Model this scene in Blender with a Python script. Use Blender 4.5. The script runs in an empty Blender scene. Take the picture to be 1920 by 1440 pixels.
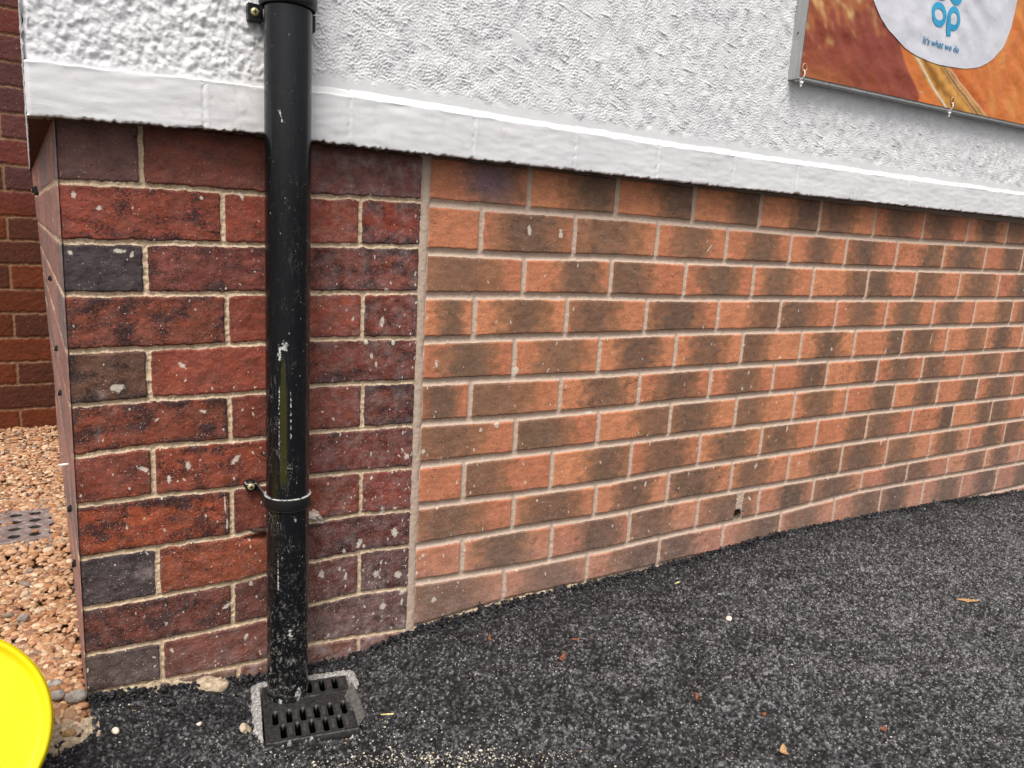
import bpy, bmesh, math, random
import numpy as np
from mathutils import Vector, Matrix
rad = math.radians
S = bpy.context.scene
COL = S.collection

# ------------------------------------------------------------------ camera
def camera():
    yaw, pit, roll = 0.55891583, -0.19541771, 0.0602293
    cy, sy, cp, sp = math.cos(yaw), math.sin(yaw), math.cos(pit), math.sin(pit)
    f = Vector((sy*cp, cy*cp, sp)); r = Vector((cy, -sy, 0)); u = r.cross(f)
    cr, sr = math.cos(roll), math.sin(roll)
    r2 = cr*r + sr*u; u2 = -sr*r + cr*u
    cd = bpy.data.cameras.new('camera'); co = bpy.data.objects.new('camera', cd); COL.objects.link(co)
    m = Matrix((r2, u2, -f)).transposed().to_4x4(); m.translation = Vector((-0.57916, -1.25569, -0.1291))
    co.matrix_world = m
    cd.sensor_width = 36.0; cd.lens = 36.0*1400/1920; cd.clip_start = 0.01; cd.clip_end = 500
    S.camera = co
camera()

# ------------------------------------------------------------------ light
SUN_EL, SUN_AZ = 60.0, 212.0      # azimuth clockwise from +Y: the sun stands behind the camera, to its left
w = bpy.data.worlds.new('World'); S.world = w; w.use_nodes = True
nt = w.node_tree; nt.nodes.clear()
sky = nt.nodes.new('ShaderNodeTexSky'); sky.sky_type = 'NISHITA'; sky.sun_disc = False
sky.sun_elevation = rad(SUN_EL); sky.sun_rotation = rad(SUN_AZ); sky.dust_density = 6.0; sky.air_density = 1.0; sky.ozone_density = 0.5
hs = nt.nodes.new('ShaderNodeHueSaturation'); hs.inputs['Saturation'].default_value = 0.35
bg = nt.nodes.new('ShaderNodeBackground'); bg.inputs['Strength'].default_value = 0.15
out = nt.nodes.new('ShaderNodeOutputWorld')
nt.links.new(sky.outputs[0], hs.inputs['Color']); nt.links.new(hs.outputs[0], bg.inputs[0]); nt.links.new(bg.outputs[0], out.inputs[0])
sd = bpy.data.lights.new('sun', 'SUN'); sd.energy = 1.9; sd.angle = rad(22); sd.color = (1.0, 0.965, 0.92)
so = bpy.data.objects.new('sun', sd); COL.objects.link(so)
a, e = rad(SUN_AZ), rad(SUN_EL)
so.rotation_euler = Vector((math.sin(a)*math.cos(e), math.cos(a)*math.cos(e), math.sin(e))).to_track_quat('Z', 'Y').to_euler()
S.view_settings.view_transform = 'Standard'; S.view_settings.look = 'None'
S.view_settings.gamma = 1.0; S.view_settings.exposure = 0.08; S.view_settings.use_curve_mapping = False

# ------------------------------------------------------------------ measured courses of the wall (x, z in metres)
NB=[
[(0.0063, -0.0795), (0.2189, -0.0792), (0.4449, -0.0771), (0.6281, -0.0783), (1.056, -0.0794), (1.5252, -0.0758), (2.1559, -0.0651)],
[(0.0141, -0.1661), (0.2255, -0.167), (0.4543, -0.1619), (0.64, -0.1625), (1.2656, -0.1587), (2.1879, -0.1478)],
[(0.0024, -0.2466), (0.21, -0.2447), (0.4343, -0.2448), (0.6518, -0.2465), (1.2859, -0.2431), (2.2222, -0.2362)],
[(0.0056, -0.3297), (0.216, -0.3278), (0.4432, -0.3276), (0.663, -0.3254), (1.3057, -0.3254), (2.2553, -0.3217)],
[(0.0022, -0.4094), (0.222, -0.412), (0.4524, -0.4138), (0.6751, -0.4113), (1.326, -0.4098), (2.2894, -0.4095)],
[(0.0053, -0.4892), (0.2279, -0.494), (0.4609, -0.4937), (0.6862, -0.4903), (1.3446, -0.4871), (2.3228, -0.4958)],
[(0.0084, -0.5721), (0.2336, -0.5733), (0.4696, -0.5744), (0.698, -0.574), (1.3652, -0.5726), (2.3556, -0.5805)],
[(0.0116, -0.6559), (0.2399, -0.6617), (0.4794, -0.666), (0.7101, -0.6598), (1.3859, -0.6587), (2.3885, -0.6652)],
[(0.0102, -0.7388), (0.2456, -0.7402), (0.4879, -0.7456), (0.7217, -0.7421), (1.4079, -0.7504), (2.4222, -0.7522)],
[(0.0096, -0.8156), (0.2519, -0.8281), (0.497, -0.8312), (0.7338, -0.828), (1.1087, -0.8288), (1.4576, -0.8164), (2.4551, -0.8371)],
[(0.0133, -0.9137), (0.2218, -0.9014), (0.4421, -0.9044), (0.7446, -0.9041), (0.9798, -0.9096), (1.3128, -0.9135), (1.767, -0.9229), (2.4914, -0.9307)],
]
NP=[
[0.2197, 0.4375, 0.6578, 0.8769, 1.1, 1.3319, 1.5651, 1.8031, 2.0332],
[0.1183, 0.3355, 0.5592, 0.7752, 1.0026, 1.226, 1.4555, 1.6939, 1.9298, 2.1647],
[0.2196, 0.4385, 0.6541, 0.8812, 1.1073, 1.3401, 1.5709, 1.8059, 2.0417],
[0.1127, 0.3303, 0.5474, 0.7733, 0.9946, 1.221, 1.4515, 1.6909, 1.9244, 2.1597],
[0.2088, 0.4243, 0.6471, 0.8701, 1.0926, 1.3231, 1.5534, 1.7907, 2.0258, 2.2612],
[0.1123, 0.3288, 0.5473, 0.7722, 0.9995, 1.2191, 1.451, 1.6803, 1.9108, 2.1528],
[0.2229, 0.4382, 0.6526, 0.8749, 1.0999, 1.3254, 1.555, 1.7909, 2.0274, 2.2639],
[0.1068, 0.3208, 0.5417, 0.7612, 0.9853, 1.2119, 1.4417, 1.6712, 1.9047, 2.1466],
[0.2294, 0.4482, 0.6686, 0.8879, 1.1104, 1.3417, 1.5632, 1.7976, 2.0315, 2.2682],
[0.1117, 0.3334, 0.5564, 0.779, 1.006, 1.2322, 1.4573, 1.6927, 1.9263, 2.1675, 2.4031],
[0.2167, 0.44, 0.6607, 0.8816, 1.1078, 1.342, 1.5703, 1.8043, 2.0369, 2.2717],
]
OB=[
[(-0.5637, -0.0926), (-0.4644, -0.0886), (-0.3472, -0.0875), (-0.2795, -0.0879), (-0.2066, -0.0847), (-0.0975, -0.0799), (-0.0074, -0.0778)],
[(-0.564, -0.1749), (-0.4566, -0.1714), (-0.2799, -0.1676), (-0.2061, -0.1643), (-0.0956, -0.1603), (-0.0042, -0.1582)],
[(-0.5619, -0.2505), (-0.4591, -0.2486), (-0.3401, -0.2465), (-0.2803, -0.245), (-0.2055, -0.2441), (-0.1133, -0.2421), (-0.0064, -0.2409)],
[(-0.5619, -0.3338), (-0.4582, -0.332), (-0.3372, -0.3292), (-0.2807, -0.3279), (-0.205, -0.3232), (-0.1116, -0.3233), (-0.0064, -0.3244)],
[(-0.5625, -0.4156), (-0.4571, -0.4127), (-0.3383, -0.4123), (-0.2811, -0.4102), (-0.2045, -0.4043), (-0.1099, -0.4046), (-0.0077, -0.4069)],
[(-0.5593, -0.4943), (-0.4557, -0.4887), (-0.3394, -0.4902), (-0.2815, -0.4909), (-0.2039, -0.4875), (-0.1081, -0.4889), (-0.0046, -0.4905)],
[(-0.5581, -0.5734), (-0.4544, -0.5704), (-0.3346, -0.5745), (-0.2819, -0.5717), (-0.2034, -0.5688), (-0.1064, -0.5704), (-0.0048, -0.5748)],
[(-0.557, -0.6592), (-0.4531, -0.6581), (-0.3356, -0.6585), (-0.2823, -0.6555), (-0.2028, -0.6532), (-0.1046, -0.6549), (-0.0051, -0.6611)],
[(-0.5565, -0.7438), (-0.4517, -0.7446), (-0.3367, -0.7446), (-0.2828, -0.7404), (-0.2023, -0.7324), (-0.1083, -0.7287), (-0.007, -0.7347)],
[(-0.5586, -0.8227), (-0.4542, -0.8259), (-0.3351, -0.8244), (-0.2776, -0.8257), (-0.2017, -0.8167), (-0.1065, -0.8137), (-0.0073, -0.8224)],
[(-0.5579, -0.891), (-0.4481, -0.8986), (-0.3361, -0.9045), (-0.2779, -0.9044), (-0.2012, -0.8955), (-0.1047, -0.9032), (-0.0042, -0.913)],
]
OP=[
[-0.4562, -0.2432],
[-0.3439, -0.1197],
[-0.4557, -0.2387],
[-0.3399, -0.1124],
[-0.4558, -0.2429],
[-0.338, -0.109],
[-0.4546, -0.2382],
[-0.3368, -0.1086],
[-0.4536, -0.2427],
[-0.3373, -0.1085],
[-0.452, -0.2377],
[-0.3302, -0.1071],
]
# ------------------------------------------------------------------ helpers
RS = np.random.RandomState
def lin(r, g, b):
    c = np.array([r, g, b], float)/255.0
    return np.where(c <= 0.04045, c/12.92, ((c+0.055)/1.055)**2.4)
def L4(r, g, b): return (*[float(v) for v in lin(r, g, b)], 1.0)

class Tile:
    """tileable band-limited noise, std 1"""
    def __init__(s, seed, lmin, lmax, L=None, N=512, ax=1.0, az=1.0, ang=0.0):
        s.L = L or lmax*12; s.N = N
        g = RS(seed).randn(N, N); F = np.fft.fft2(g)
        k = np.fft.fftfreq(N, s.L/N); kx, kz = np.meshgrid(k, k)
        c, n = math.cos(ang), math.sin(ang)
        kk = np.hypot((kx*c+kz*n)*ax, (-kx*n+kz*c)*az)+1e-9
        f = np.exp(-(kk*lmin)**4)*(1-np.exp(-(kk*lmax)**4))/np.sqrt(kk)
        t = np.fft.ifft2(F*f).real; s.t = (t-t.mean())/t.std()
    def __call__(s, x, z):
        N = s.N; u = (x/s.L*N) % N; v = (z/s.L*N) % N
        i = np.floor(u).astype(int); j = np.floor(v).astype(int); fu = u-i; fv = v-j
        i %= N; j %= N; i1 = (i+1) % N; j1 = (j+1) % N; t = s.t
        return (t[j, i]*(1-fu)+t[j, i1]*fu)*(1-fv)+(t[j1, i]*(1-fu)+t[j1, i1]*fu)*fv
def sst(a, b, x):
    t = np.clip((x-a)/(b-a), 0, 1); return t*t*(3-2*t)
def grow(x0, x1, d0, d1):
    """coordinates whose step grows linearly from d0 to d1"""
    o = [x0]
    while o[-1] < x1: o.append(o[-1]+d0+(d1-d0)*(o[-1]-x0)/(x1-x0))
    o[-1] = x1
    return np.array(o)

def link(ob, parent=None, kind=None):
    COL.objects.link(ob)
    if parent: ob.parent = parent
    if kind: ob['kind'] = kind
    return ob
def tag(o, label, cat, group=None):
    o['label'] = label; o['category'] = cat
    if group: o['group'] = group
    return o
def thing(name, loc, label, cat, group=None):
    o = bpy.data.objects.new(name, None); o.empty_display_size = 0.02; o.location = loc
    COL.objects.link(o); return tag(o, label, cat, group)
def put(o, parent):
    """parent a world-space mesh to an Empty that only has a location"""
    o.parent = parent
    o.location = -Vector(parent.location)
    return o

def mesh_np(name, co, faces, mat, attrs=None, smooth=True, parent=None, kind=None):
    co = np.asarray(co, np.float32).reshape(-1, 3); faces = np.asarray(faces, np.int32); k = faces.shape[1]
    me = bpy.data.meshes.new(name); me.vertices.add(len(co)); me.vertices.foreach_set('co', co.ravel())
    me.loops.add(faces.size); me.loops.foreach_set('vertex_index', faces.ravel())
    me.polygons.add(len(faces)); me.polygons.foreach_set('loop_start', np.arange(0, faces.size, k, dtype=np.int32))
    me.update(calc_edges=True)
    me.polygons.foreach_set('use_smooth', np.full(len(faces), smooth))
    for n, v in (attrs or {}).items():
        v = np.asarray(v, np.float32)
        if v.ndim == 1:
            at = me.attributes.new(n, 'FLOAT', 'POINT'); at.data.foreach_set('value', v)
        else:
            at = me.attributes.new(n, 'FLOAT_VECTOR', 'POINT'); at.data.foreach_set('vector', v.ravel())
    me.validate(); me.materials.append(mat)
    o = bpy.data.objects.new(name, me); link(o, None, kind)
    if parent: put(o, parent)
    return o
def grid_faces(nr, nc, flip=False, keep=None):
    i = np.arange(nr*nc).reshape(nr, nc)
    f = np.stack([i[:-1, :-1], i[:-1, 1:], i[1:, 1:], i[1:, :-1]], -1)
    if keep is not None: f = f[keep]
    f = f.reshape(-1, 4)
    return f[:, ::-1] if flip else f

def bm_obj(name, bm, mat, parent=None, smooth=False, bevel=0.0, kind=None):
    if bevel: bmesh.ops.bevel(bm, geom=[e for e in bm.edges if e.calc_face_angle(0) > 0.5], offset=bevel, segments=2, affect='EDGES', profile=0.6)
    bmesh.ops.recalc_face_normals(bm, faces=bm.faces)
    me = bpy.data.meshes.new(name); bm.to_mesh(me); bm.free()
    for p in me.polygons: p.use_smooth = smooth
    me.materials.append(mat); o = bpy.data.objects.new(name, me); link(o, None, kind)
    if parent: put(o, parent)
    return o
def add_box(bm, x0, x1, y0, y1, z0, z1):
    r = bmesh.ops.create_cube(bm, size=1.0)
    bmesh.ops.scale(bm, vec=(x1-x0, y1-y0, z1-z0), verts=r['verts'])
    bmesh.ops.translate(bm, vec=((x0+x1)/2, (y0+y1)/2, (z0+z1)/2), verts=r['verts'])
def lathe(bm, prof, c, axis='Z', seg=64, M=None):
    """prof: list of (radius, height)"""
    rings = []
    for r, h in prof:
        ring = []
        for i in range(seg):
            t = 2*math.pi*i/seg; p = Vector((r*math.cos(t), r*math.sin(t), h))
            if M is not None: p = M @ p
            ring.append(bm.verts.new(p+Vector(c)))
        rings.append(ring)
    for a, b in zip(rings, rings[1:]):
        for i in range(seg): bm.faces.new((a[i], a[(i+1) % seg], b[(i+1) % seg], b[i]))
    return rings
def tube(bm, pts, r, seg=8, closed=False):
    rings = []; n = len(pts); pts = [Vector(p) for p in pts]
    for i, p in enumerate(pts):
        t = (pts[(i+1) % n]-pts[i-1]) if (closed or 0 < i < n-1) else (pts[1]-pts[0] if i == 0 else pts[-1]-pts[-2])
        t.normalize(); a = t.orthogonal() if abs(t.x) > .9 else t.cross(Vector((1, 0, 0))); a.normalize(); b = t.cross(a)
        rr = r[i] if isinstance(r, (list, tuple)) else r
        rings.append([bm.verts.new(p+a*rr*math.cos(2*math.pi*k/seg)+b*rr*math.sin(2*math.pi*k/seg)) for k in range(seg)])
    for i in range(n if closed else n-1):
        A, B = rings[i], rings[(i+1) % n]
        for k in range(seg): bm.faces.new((A[k], A[(k+1) % seg], B[(k+1) % seg], B[k]))
    if not closed:
        bm.faces.new(rings[0]); bm.faces.new(rings[-1][::-1])

# ------------------------------------------------------------------ materials
class Mat:
    def __init__(s, name, rough=0.8, spec=0.3, color=(0.5, 0.5, 0.5, 1)):
        s.m = bpy.data.materials.new(name); s.m.use_nodes = True; s.t = s.m.node_tree; s.t.nodes.clear()
        s.b = s.n('ShaderNodeBsdfPrincipled'); o = s.n('ShaderNodeOutputMaterial')
        s.t.links.new(s.b.outputs[0], o.inputs[0]); s.set('Roughness', rough); s.set('Specular IOR Level', spec); s.set('Base Color', color)
        s.oc = s.n('ShaderNodeTexCoord').outputs['Object']
    def n(s, k): return s.t.nodes.new(k)
    def plug(s, v, sock):
        if isinstance(v, bpy.types.NodeSocket): s.t.links.new(v, sock)
        else: sock.default_value = v
    def set(s, k, v): s.plug(v, s.b.inputs[k])
    def attr(s, n, vec=False):
        a = s.n('ShaderNodeAttribute'); a.attribute_name = n; return a.outputs['Vector' if vec else 'Fac']
    def scale(s, v, sc):
        m = s.n('ShaderNodeMapping'); s.plug(v, m.inputs[0]); m.inputs['Scale'].default_value = sc; return m.outputs[0]
    def noise(s, sc, det=3, rough=.55, vec=None, dist=0.0, out='Fac'):
        x = s.n('ShaderNodeTexNoise'); s.plug(vec or s.oc, x.inputs['Vector']); x.inputs['Scale'].default_value = sc
        x.inputs['Detail'].default_value = det; x.inputs['Roughness'].default_value = rough; x.inputs['Distortion'].default_value = dist; return x.outputs[out]
    def voro(s, sc, out='Distance', vec=None, feat='F1', rnd=1.0):
        x = s.n('ShaderNodeTexVoronoi'); x.feature = feat; s.plug(vec or s.oc, x.inputs['Vector']); x.inputs['Scale'].default_value = sc; x.inputs['Randomness'].default_value = rnd; return x.outputs[out]
    def math(s, op, a, b=0.0, c=0.0, clamp=False):
        x = s.n('ShaderNodeMath'); x.operation = op; x.use_clamp = clamp
        s.plug(a, x.inputs[0]); s.plug(b, x.inputs[1]); s.plug(c, x.inputs[2]); return x.outputs[0]
    def step(s, v, a, b, lo=0.0, hi=1.0):
        x = s.n('ShaderNodeMapRange'); x.interpolation_type = 'SMOOTHSTEP'; s.plug(v, x.inputs['Value'])
        s.plug(a, x.inputs['From Min']); s.plug(b, x.inputs['From Max']); x.inputs['To Min'].default_value = lo; x.inputs['To Max'].default_value = hi; return x.outputs['Result']
    def mix(s, f, a, b, mode='MIX'):
        x = s.n('ShaderNodeMix'); x.data_type = 'RGBA'; x.blend_type = mode; s.plug(f, x.inputs[0]); s.plug(a, x.inputs[6]); s.plug(b, x.inputs[7]); return x.outputs[2]
    def mul(s, col, v):
        x = s.n('ShaderNodeVectorMath'); x.operation = 'SCALE'; s.plug(col, x.inputs[0]); s.plug(v, x.inputs['Scale']); return x.outputs[0]
    def bump(s, h, strength=0.5, dist=0.002):
        x = s.n('ShaderNodeBump'); x.inputs['Strength'].default_value = strength; x.inputs['Distance'].default_value = dist
        s.plug(h, x.inputs['Height']); s.t.links.new(x.outputs[0], s.b.inputs['Normal'])
    def sep(s, v, k):
        x = s.n('ShaderNodeSeparateXYZ'); s.plug(v, x.inputs[0]); return x.outputs[k]

def brick_material(name, mortar_a, mortar_b, speck=1.0, streak=(1, 1, 1)):
    m = Mat(name, 0.85, 0.25)
    wob = m.math('MULTIPLY', m.math('SUBTRACT', m.noise(260, 4, .6), .5), m.attr('wob'))
    e = m.math('ADD', m.attr('sdf'), wob)
    mask = m.step(e, -0.0003, 0.0007)
    # brick body
    sv = m.scale(m.oc, (0.35, 1, 1.2))
    n1 = m.noise(90, 6, .65, sv); n2 = m.noise(480, 4, .75, sv); n3 = m.noise(24, 3, .6)
    k = m.math('ADD', m.step(n1, .3, .7, .84, 1.15), m.step(n2, .3, .7, -.22, .22))
    k = m.math('MULTIPLY', k, m.step(n3, .3, .7, .9, 1.1))
    body = m.mul(m.attr('bcol', True), k)
    # burnt pits on old bricks
    pit = m.math('ADD', m.noise(520, 4, .72, m.scale(m.oc, (.6, 1, 1.0))), m.math('MULTIPLY', m.noise(40, 4, .65), .62))
    pitm = m.step(pit, m.math('SUBTRACT', 1.03, m.math('MULTIPLY', m.attr('dk'), .27)), m.math('SUBTRACT', 1.07, m.math('MULTIPLY', m.attr('dk'), .27)))
    pitm = m.math('MULTIPLY', pitm, .88)
    body = m.mix(pitm, body, L4(40, 30, 33))
    # lime bloom
    bl = m.math('MULTIPLY', m.step(m.noise(38, 5, .7), .35, .75), m.attr('eff'))
    body = m.mix(bl, body, L4(168, 150, 146))
    # mortar
    mn = m.noise(330, 5, .75); mo = m.mix(m.step(mn, .3, .72), mortar_b, mortar_a)
    mo = m.mix(m.step(m.voro(700), .12, .3, .35, 0), mo, L4(120, 96, 70))
    mo = m.mix(m.math('MULTIPLY', m.attr('dirt'), .8), mo, L4(105, 92, 80))
    col = m.mix(mask, mo, body)
    # splashes of render and paint: measured ones in 'splat', fine flecks here
    dn = m.attr('spk'); av = m.n('ShaderNodeVectorMath'); av.operation = 'MULTIPLY_ADD'; m.plug(m.noise(230, 4, .7, out='Color'), av.inputs[0]); av.inputs[1].default_value = (.0075, .0075, .0075); m.plug(m.oc, av.inputs[2]); wv = av.outputs[0]
    cell = m.voro(150, 'Color', m.scale(wv, (1, 1, .7)))
    cd = m.voro(150, 'Distance', m.scale(wv, (1, 1, .7)))
    rr = m.sep(cell, 0)
    on = m.step(rr, m.math('SUBTRACT', 1.0, dn), m.math('SUBTRACT', 1.02, dn))
    thr = m.math('MULTIPLY', m.math('POWER', m.sep(cell, 1), 2.0), .17)
    thr = m.math('ADD', thr, .05)
    fl = m.math('MULTIPLY', m.step(m.math('SUBTRACT', cd, thr), -.03, .02, 1, 0), on)
    cell2 = m.voro(330, 'Color', wv); fl2 = m.math('MULTIPLY', m.step(m.voro(330, 'Distance', wv), .14, .24, 1, 0), m.step(m.sep(cell2, 0), m.math('SUBTRACT', 1.0, m.math('MULTIPLY', dn, 1.3)), m.math('SUBTRACT', 1.01, m.math('MULTIPLY', dn, 1.3))))
    sp = m.step(m.math('ADD', m.attr('splat'), m.math('MULTIPLY', m.math('SUBTRACT', m.noise(330, 5, .7), .5), 2.6)), .45, .65)
    white = m.math('MAXIMUM', m.math('MAXIMUM', m.math('MULTIPLY', fl, .85), m.math('MULTIPLY', fl2, .8)), m.math('MULTIPLY', sp, .85))
    white = m.math('MULTIPLY', white, speck)
    col = m.mix(white, col, m.mix(m.noise(60), L4(232, 224, 212), L4(190, 176, 158)))
    m.set('Base Color', col)
    h = m.math('ADD', m.math('MULTIPLY', n2, .4), m.math('MULTIPLY', n1, .5))
    h = m.math('SUBTRACT', h, m.math('MULTIPLY', pitm, .5))
    h = m.math('ADD', h, m.math('MULTIPLY', m.math('SUBTRACT', 1, mask), m.math('MULTIPLY', mn, .9)))
    h = m.math('ADD', h, m.math('MULTIPLY', white, .35))
    m.bump(h, .5, .0009)
    m.set('Roughness', m.step(n1, .3, .7, .62, .9))
    return m.m

M = {}
M['old'] = brick_material('old_red_brick', L4(230, 208, 178), L4(182, 156, 128))
M['new'] = brick_material('new_orange_brick', L4(203, 182, 164), L4(184, 161, 143))
M['nb'] = brick_material('neighbour_brick', L4(150, 118, 88), L4(110, 78, 55), .8)

M['weep'] = None
def paint_material():
    m = Mat('white_masonry_paint', .55, .35)
    n = m.noise(130, 6, .7, m.scale(m.oc, (.5, 1, 1))); n2 = m.noise(700, 3, .6); n3 = m.noise(5, 5, .6)
    c = m.mix(m.step(n3, .35, .7), L4(226, 226, 226), L4(219, 218, 220))
    dirt = m.math('MULTIPLY', m.step(m.math('ADD', m.attr('dirt'), m.math('MULTIPLY', m.math('SUBTRACT', m.noise(160, 5, .7), .5), .7)), .42, .62), .93)
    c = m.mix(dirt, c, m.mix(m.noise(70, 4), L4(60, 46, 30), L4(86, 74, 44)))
    c = m.mix(m.math('MULTIPLY', m.attr('stain'), m.step(m.noise(90, 5, .7), .4, .7)), c, L4(168, 150, 128))
    m.set('Base Color', c); m.set('Roughness', m.step(n, .3, .7, .45, .62))
    m.bump(m.math('ADD', m.math('MULTIPLY', n, .8), m.math('MULTIPLY', n2, .3)), .5, .0011); return m.m
M['paint'] = paint_material()

def asphalt_material():
    m = Mat('fresh_asphalt', .6, .4)
    g = m.attr('grain'); n = m.noise(900, 3, .7)
    vc = m.voro(215, 'Color'); vd = m.voro(215)
    g = m.math('ADD', m.math('MULTIPLY', g, .55), m.math('MULTIPLY', m.math('POWER', m.sep(vc, 2), 2.2), .65))
    c = m.mul(m.mix(m.math('POWER', g, 2.2), L4(11, 11, 12), L4(130, 128, 130)), m.step(n, .3, .7, .5, 1.5))
    dk = m.math('ADD', m.math('MULTIPLY', m.attr('dust'), .55), .05)
    sp = m.math('MULTIPLY', m.step(vd, .16, .42, 1, 0), m.step(m.sep(vc, 0), m.math('SUBTRACT', 1.0, dk), m.math('SUBTRACT', 1.04, dk)))
    sp = m.math('MULTIPLY', sp, m.step(m.noise(600, 3, .7), .35, .6))
    c = m.mix(m.math('MULTIPLY', sp, .9), c, L4(196, 194, 192))
    ce = m.voro(240, 'Color'); cd = m.voro(240)
    fl = m.math('MULTIPLY', m.step(cd, .1, .24, 1, 0), m.step(m.sep(ce, 0), m.math('SUBTRACT', .985, m.math('MULTIPLY', m.attr('sand'), .5)), 1.0))
    c = m.mix(m.math('MULTIPLY', fl, .9), c, m.mix(m.sep(ce, 1), L4(222, 210, 180), L4(165, 160, 150)))
    m.set('Base Color', c); m.set('Roughness', m.step(g, 0, 1, .5, .72)); m.bump(m.math('ADD', m.noise(650, 4, .7), m.math('MULTIPLY', vd, -.8)), .8, .0022); return m.m
M['asphalt'] = asphalt_material()

def pebble_material():
    m = Mat('tan_gravel', .7, .3)
    c = m.mul(m.attr('bcol', True), m.step(m.noise(420, 4, .7), .3, .7, .78, 1.16)); m.set('Base Color', c); m.bump(m.noise(600, 3), .4, .0008); return m.m
M['pebble'] = pebble_material()
def simple(name, c1, c2, sc=200, rough=.6, spec=.3, bump=.3, bd=.001, det=4, sv=(1, 1, 1), metal=0.0):
    m = Mat(name, rough, spec); n = m.noise(sc, det, .65, m.scale(m.oc, sv)); m.set('Base Color', m.mix(m.step(n, .3, .7), c1, c2)); m.set('Metallic', metal)
    if bump: m.bump(n, bump, bd)
    return m.m
def pipe_material():
    m = Mat('black_upvc', .22, .5)
    z = m.sep(m.oc, 2); low = m.step(z, -.92, -.60, 1.0, .0); mid = m.step(z, -.6, .1, 1, .06)
    st = m.noise(300, 5, .7, m.scale(m.oc, (1, 1, .12)))      # vertical streaks
    c = m.mix(m.math('MULTIPLY', m.step(st, .5, .72), .16), L4(14, 15, 18), L4(70, 74, 84))
    ce = m.voro(170, 'Color', m.scale(m.oc, (1, 1, .55))); cd = m.voro(170, 'Distance', m.scale(m.oc, (1, 1, .55)))
    th = m.math('SUBTRACT', .955, m.math('ADD', m.math('MULTIPLY', mid, .10), m.math('MULTIPLY', low, .22)))
    fl = m.math('MULTIPLY', m.step(cd, .06, .2, 1, 0), m.step(m.sep(ce, 0), th, m.math('ADD', th, .01)))
    sc = m.step(m.math('ABSOLUTE', m.math('SUBTRACT', m.noise(55, 3, .6, m.scale(m.oc, (1.6, 1.6, .35)), 1.2), .5)), .002, .0075, 1, 0)
    scm = m.math('MULTIPLY', sc, m.math('MULTIPLY', m.step(m.noise(22, 3, .6), .48, .62), m.math('MULTIPLY', mid, .8)))
    du = m.math('MULTIPLY', m.step(m.noise(130, 7, .8), .52, .66), m.math('MULTIPLY', low, .75))
    k = m.math('MAXIMUM', m.math('MAXIMUM', m.math('MULTIPLY', fl, .75), m.math('MULTIPLY', scm, .6)), du)
    c = m.mix(k, c, L4(176, 172, 164))
    sp = m.step(m.math('ADD', m.attr('splat'), m.math('MULTIPLY', m.math('SUBTRACT', m.noise(200, 5, .75), .5), 2.6)), .42, .62)
    c = m.mix(m.math('MULTIPLY', sp, .9), c, L4(215, 214, 210))
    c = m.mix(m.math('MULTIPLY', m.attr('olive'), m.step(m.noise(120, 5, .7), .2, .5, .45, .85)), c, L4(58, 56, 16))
    m.set('Base Color', c); m.set('Roughness', m.step(k, 0, .6, .2, .7)); m.bump(m.math('ADD', k, m.math('MULTIPLY', st, .2)), .2, .0005); return m.m
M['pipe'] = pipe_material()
M['black'] = simple('black_plastic', L4(20, 20, 22), L4(40, 40, 42), 260, .42, .4, .25, .0006)
m = Mat('worn_black_bracket', .42, .4)
z_ = m.sep(m.oc, 2); e_ = m.math('MAXIMUM', m.step(m.math('ABSOLUTE', m.math('ADD', z_, .5642)), .0002, .0014, 1, 0), m.math('MULTIPLY', m.step(m.math('ABSOLUTE', m.math('ADD', z_, .5850)), .0002, .0010, 1, 0), .5))
e_ = m.math('MULTIPLY', e_, m.step(m.noise(140, 5, .7), .36, .55)); n_ = m.step(m.noise(300, 5, .8), .62, .72)
m.set('Base Color', m.mix(m.math('MAXIMUM', e_, m.math('MULTIPLY', n_, .35)), L4(22, 22, 24), L4(190, 188, 184))); M['bracket'] = m.m
M['grate'] = simple('dusty_black_plastic', L4(32, 32, 33), L4(66, 65, 64), 300, .5, .4, .4, .0006)
M['screw'] = simple('brass_screw', L4(214, 205, 160), L4(180, 165, 110), 600, .35, .5, .1, .0003, metal=.4)
M['concrete'] = simple('pale_concrete', L4(188, 184, 180), L4(104, 101, 98), 230, .9, .2, .8, .002, 8)
M['mortar'] = simple('crumbly_mortar', L4(214, 196, 170), L4(146, 124, 100), 150, .9, .2, .8, .003, 8)
M['alu'] = simple('grey_sign_rail', L4(176, 177, 176), L4(152, 153, 152), 60, .5, .4, .25, .0006, 5, (1, 1, .12))
M['white_plastic'] = simple('white_nylon', L4(232, 230, 226), L4(210, 206, 202), 300, .4, .4, 0)
M['blue'] = simple('blue_print', L4(52, 160, 206), L4(60, 168, 212), 100, .45, .3, 0)
M['white_print'] = simple('white_print', L4(222, 222, 228), L4(208, 209, 216), 9, .42, .4, .5, .004, 3)
m = Mat('yellow_plastic', .42, .35); n_ = m.noise(14, 5, .6)
c = m.mix(m.step(n_, .3, .7), L4(238, 218, 0), L4(228, 206, 4)); c = m.mix(m.math('MULTIPLY', m.step(m.noise(160, 6, .85), .66, .76), .6), c, L4(176, 156, 40)); m.set('Base Color', c)
m.bump(m.noise(30, 4, .6), .25, .002); m.set('Roughness', m.step(n_, .3, .7, .35, .55)); M['yellow'] = m.m
M['drain'] = simple('grey_scuffed_iron', L4(120, 106, 104), L4(80, 68, 68), 120, .7, .3, .4, .001, 7)
M['tan'] = simple('dried_leaf', L4(190, 158, 112), L4(146, 108, 72), 300, .8, .2, .3, .001)
M['rust'] = simple('brown_bark', L4(158, 98, 62), L4(112, 66, 44), 300, .8, .2, .4, .001)
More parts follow.
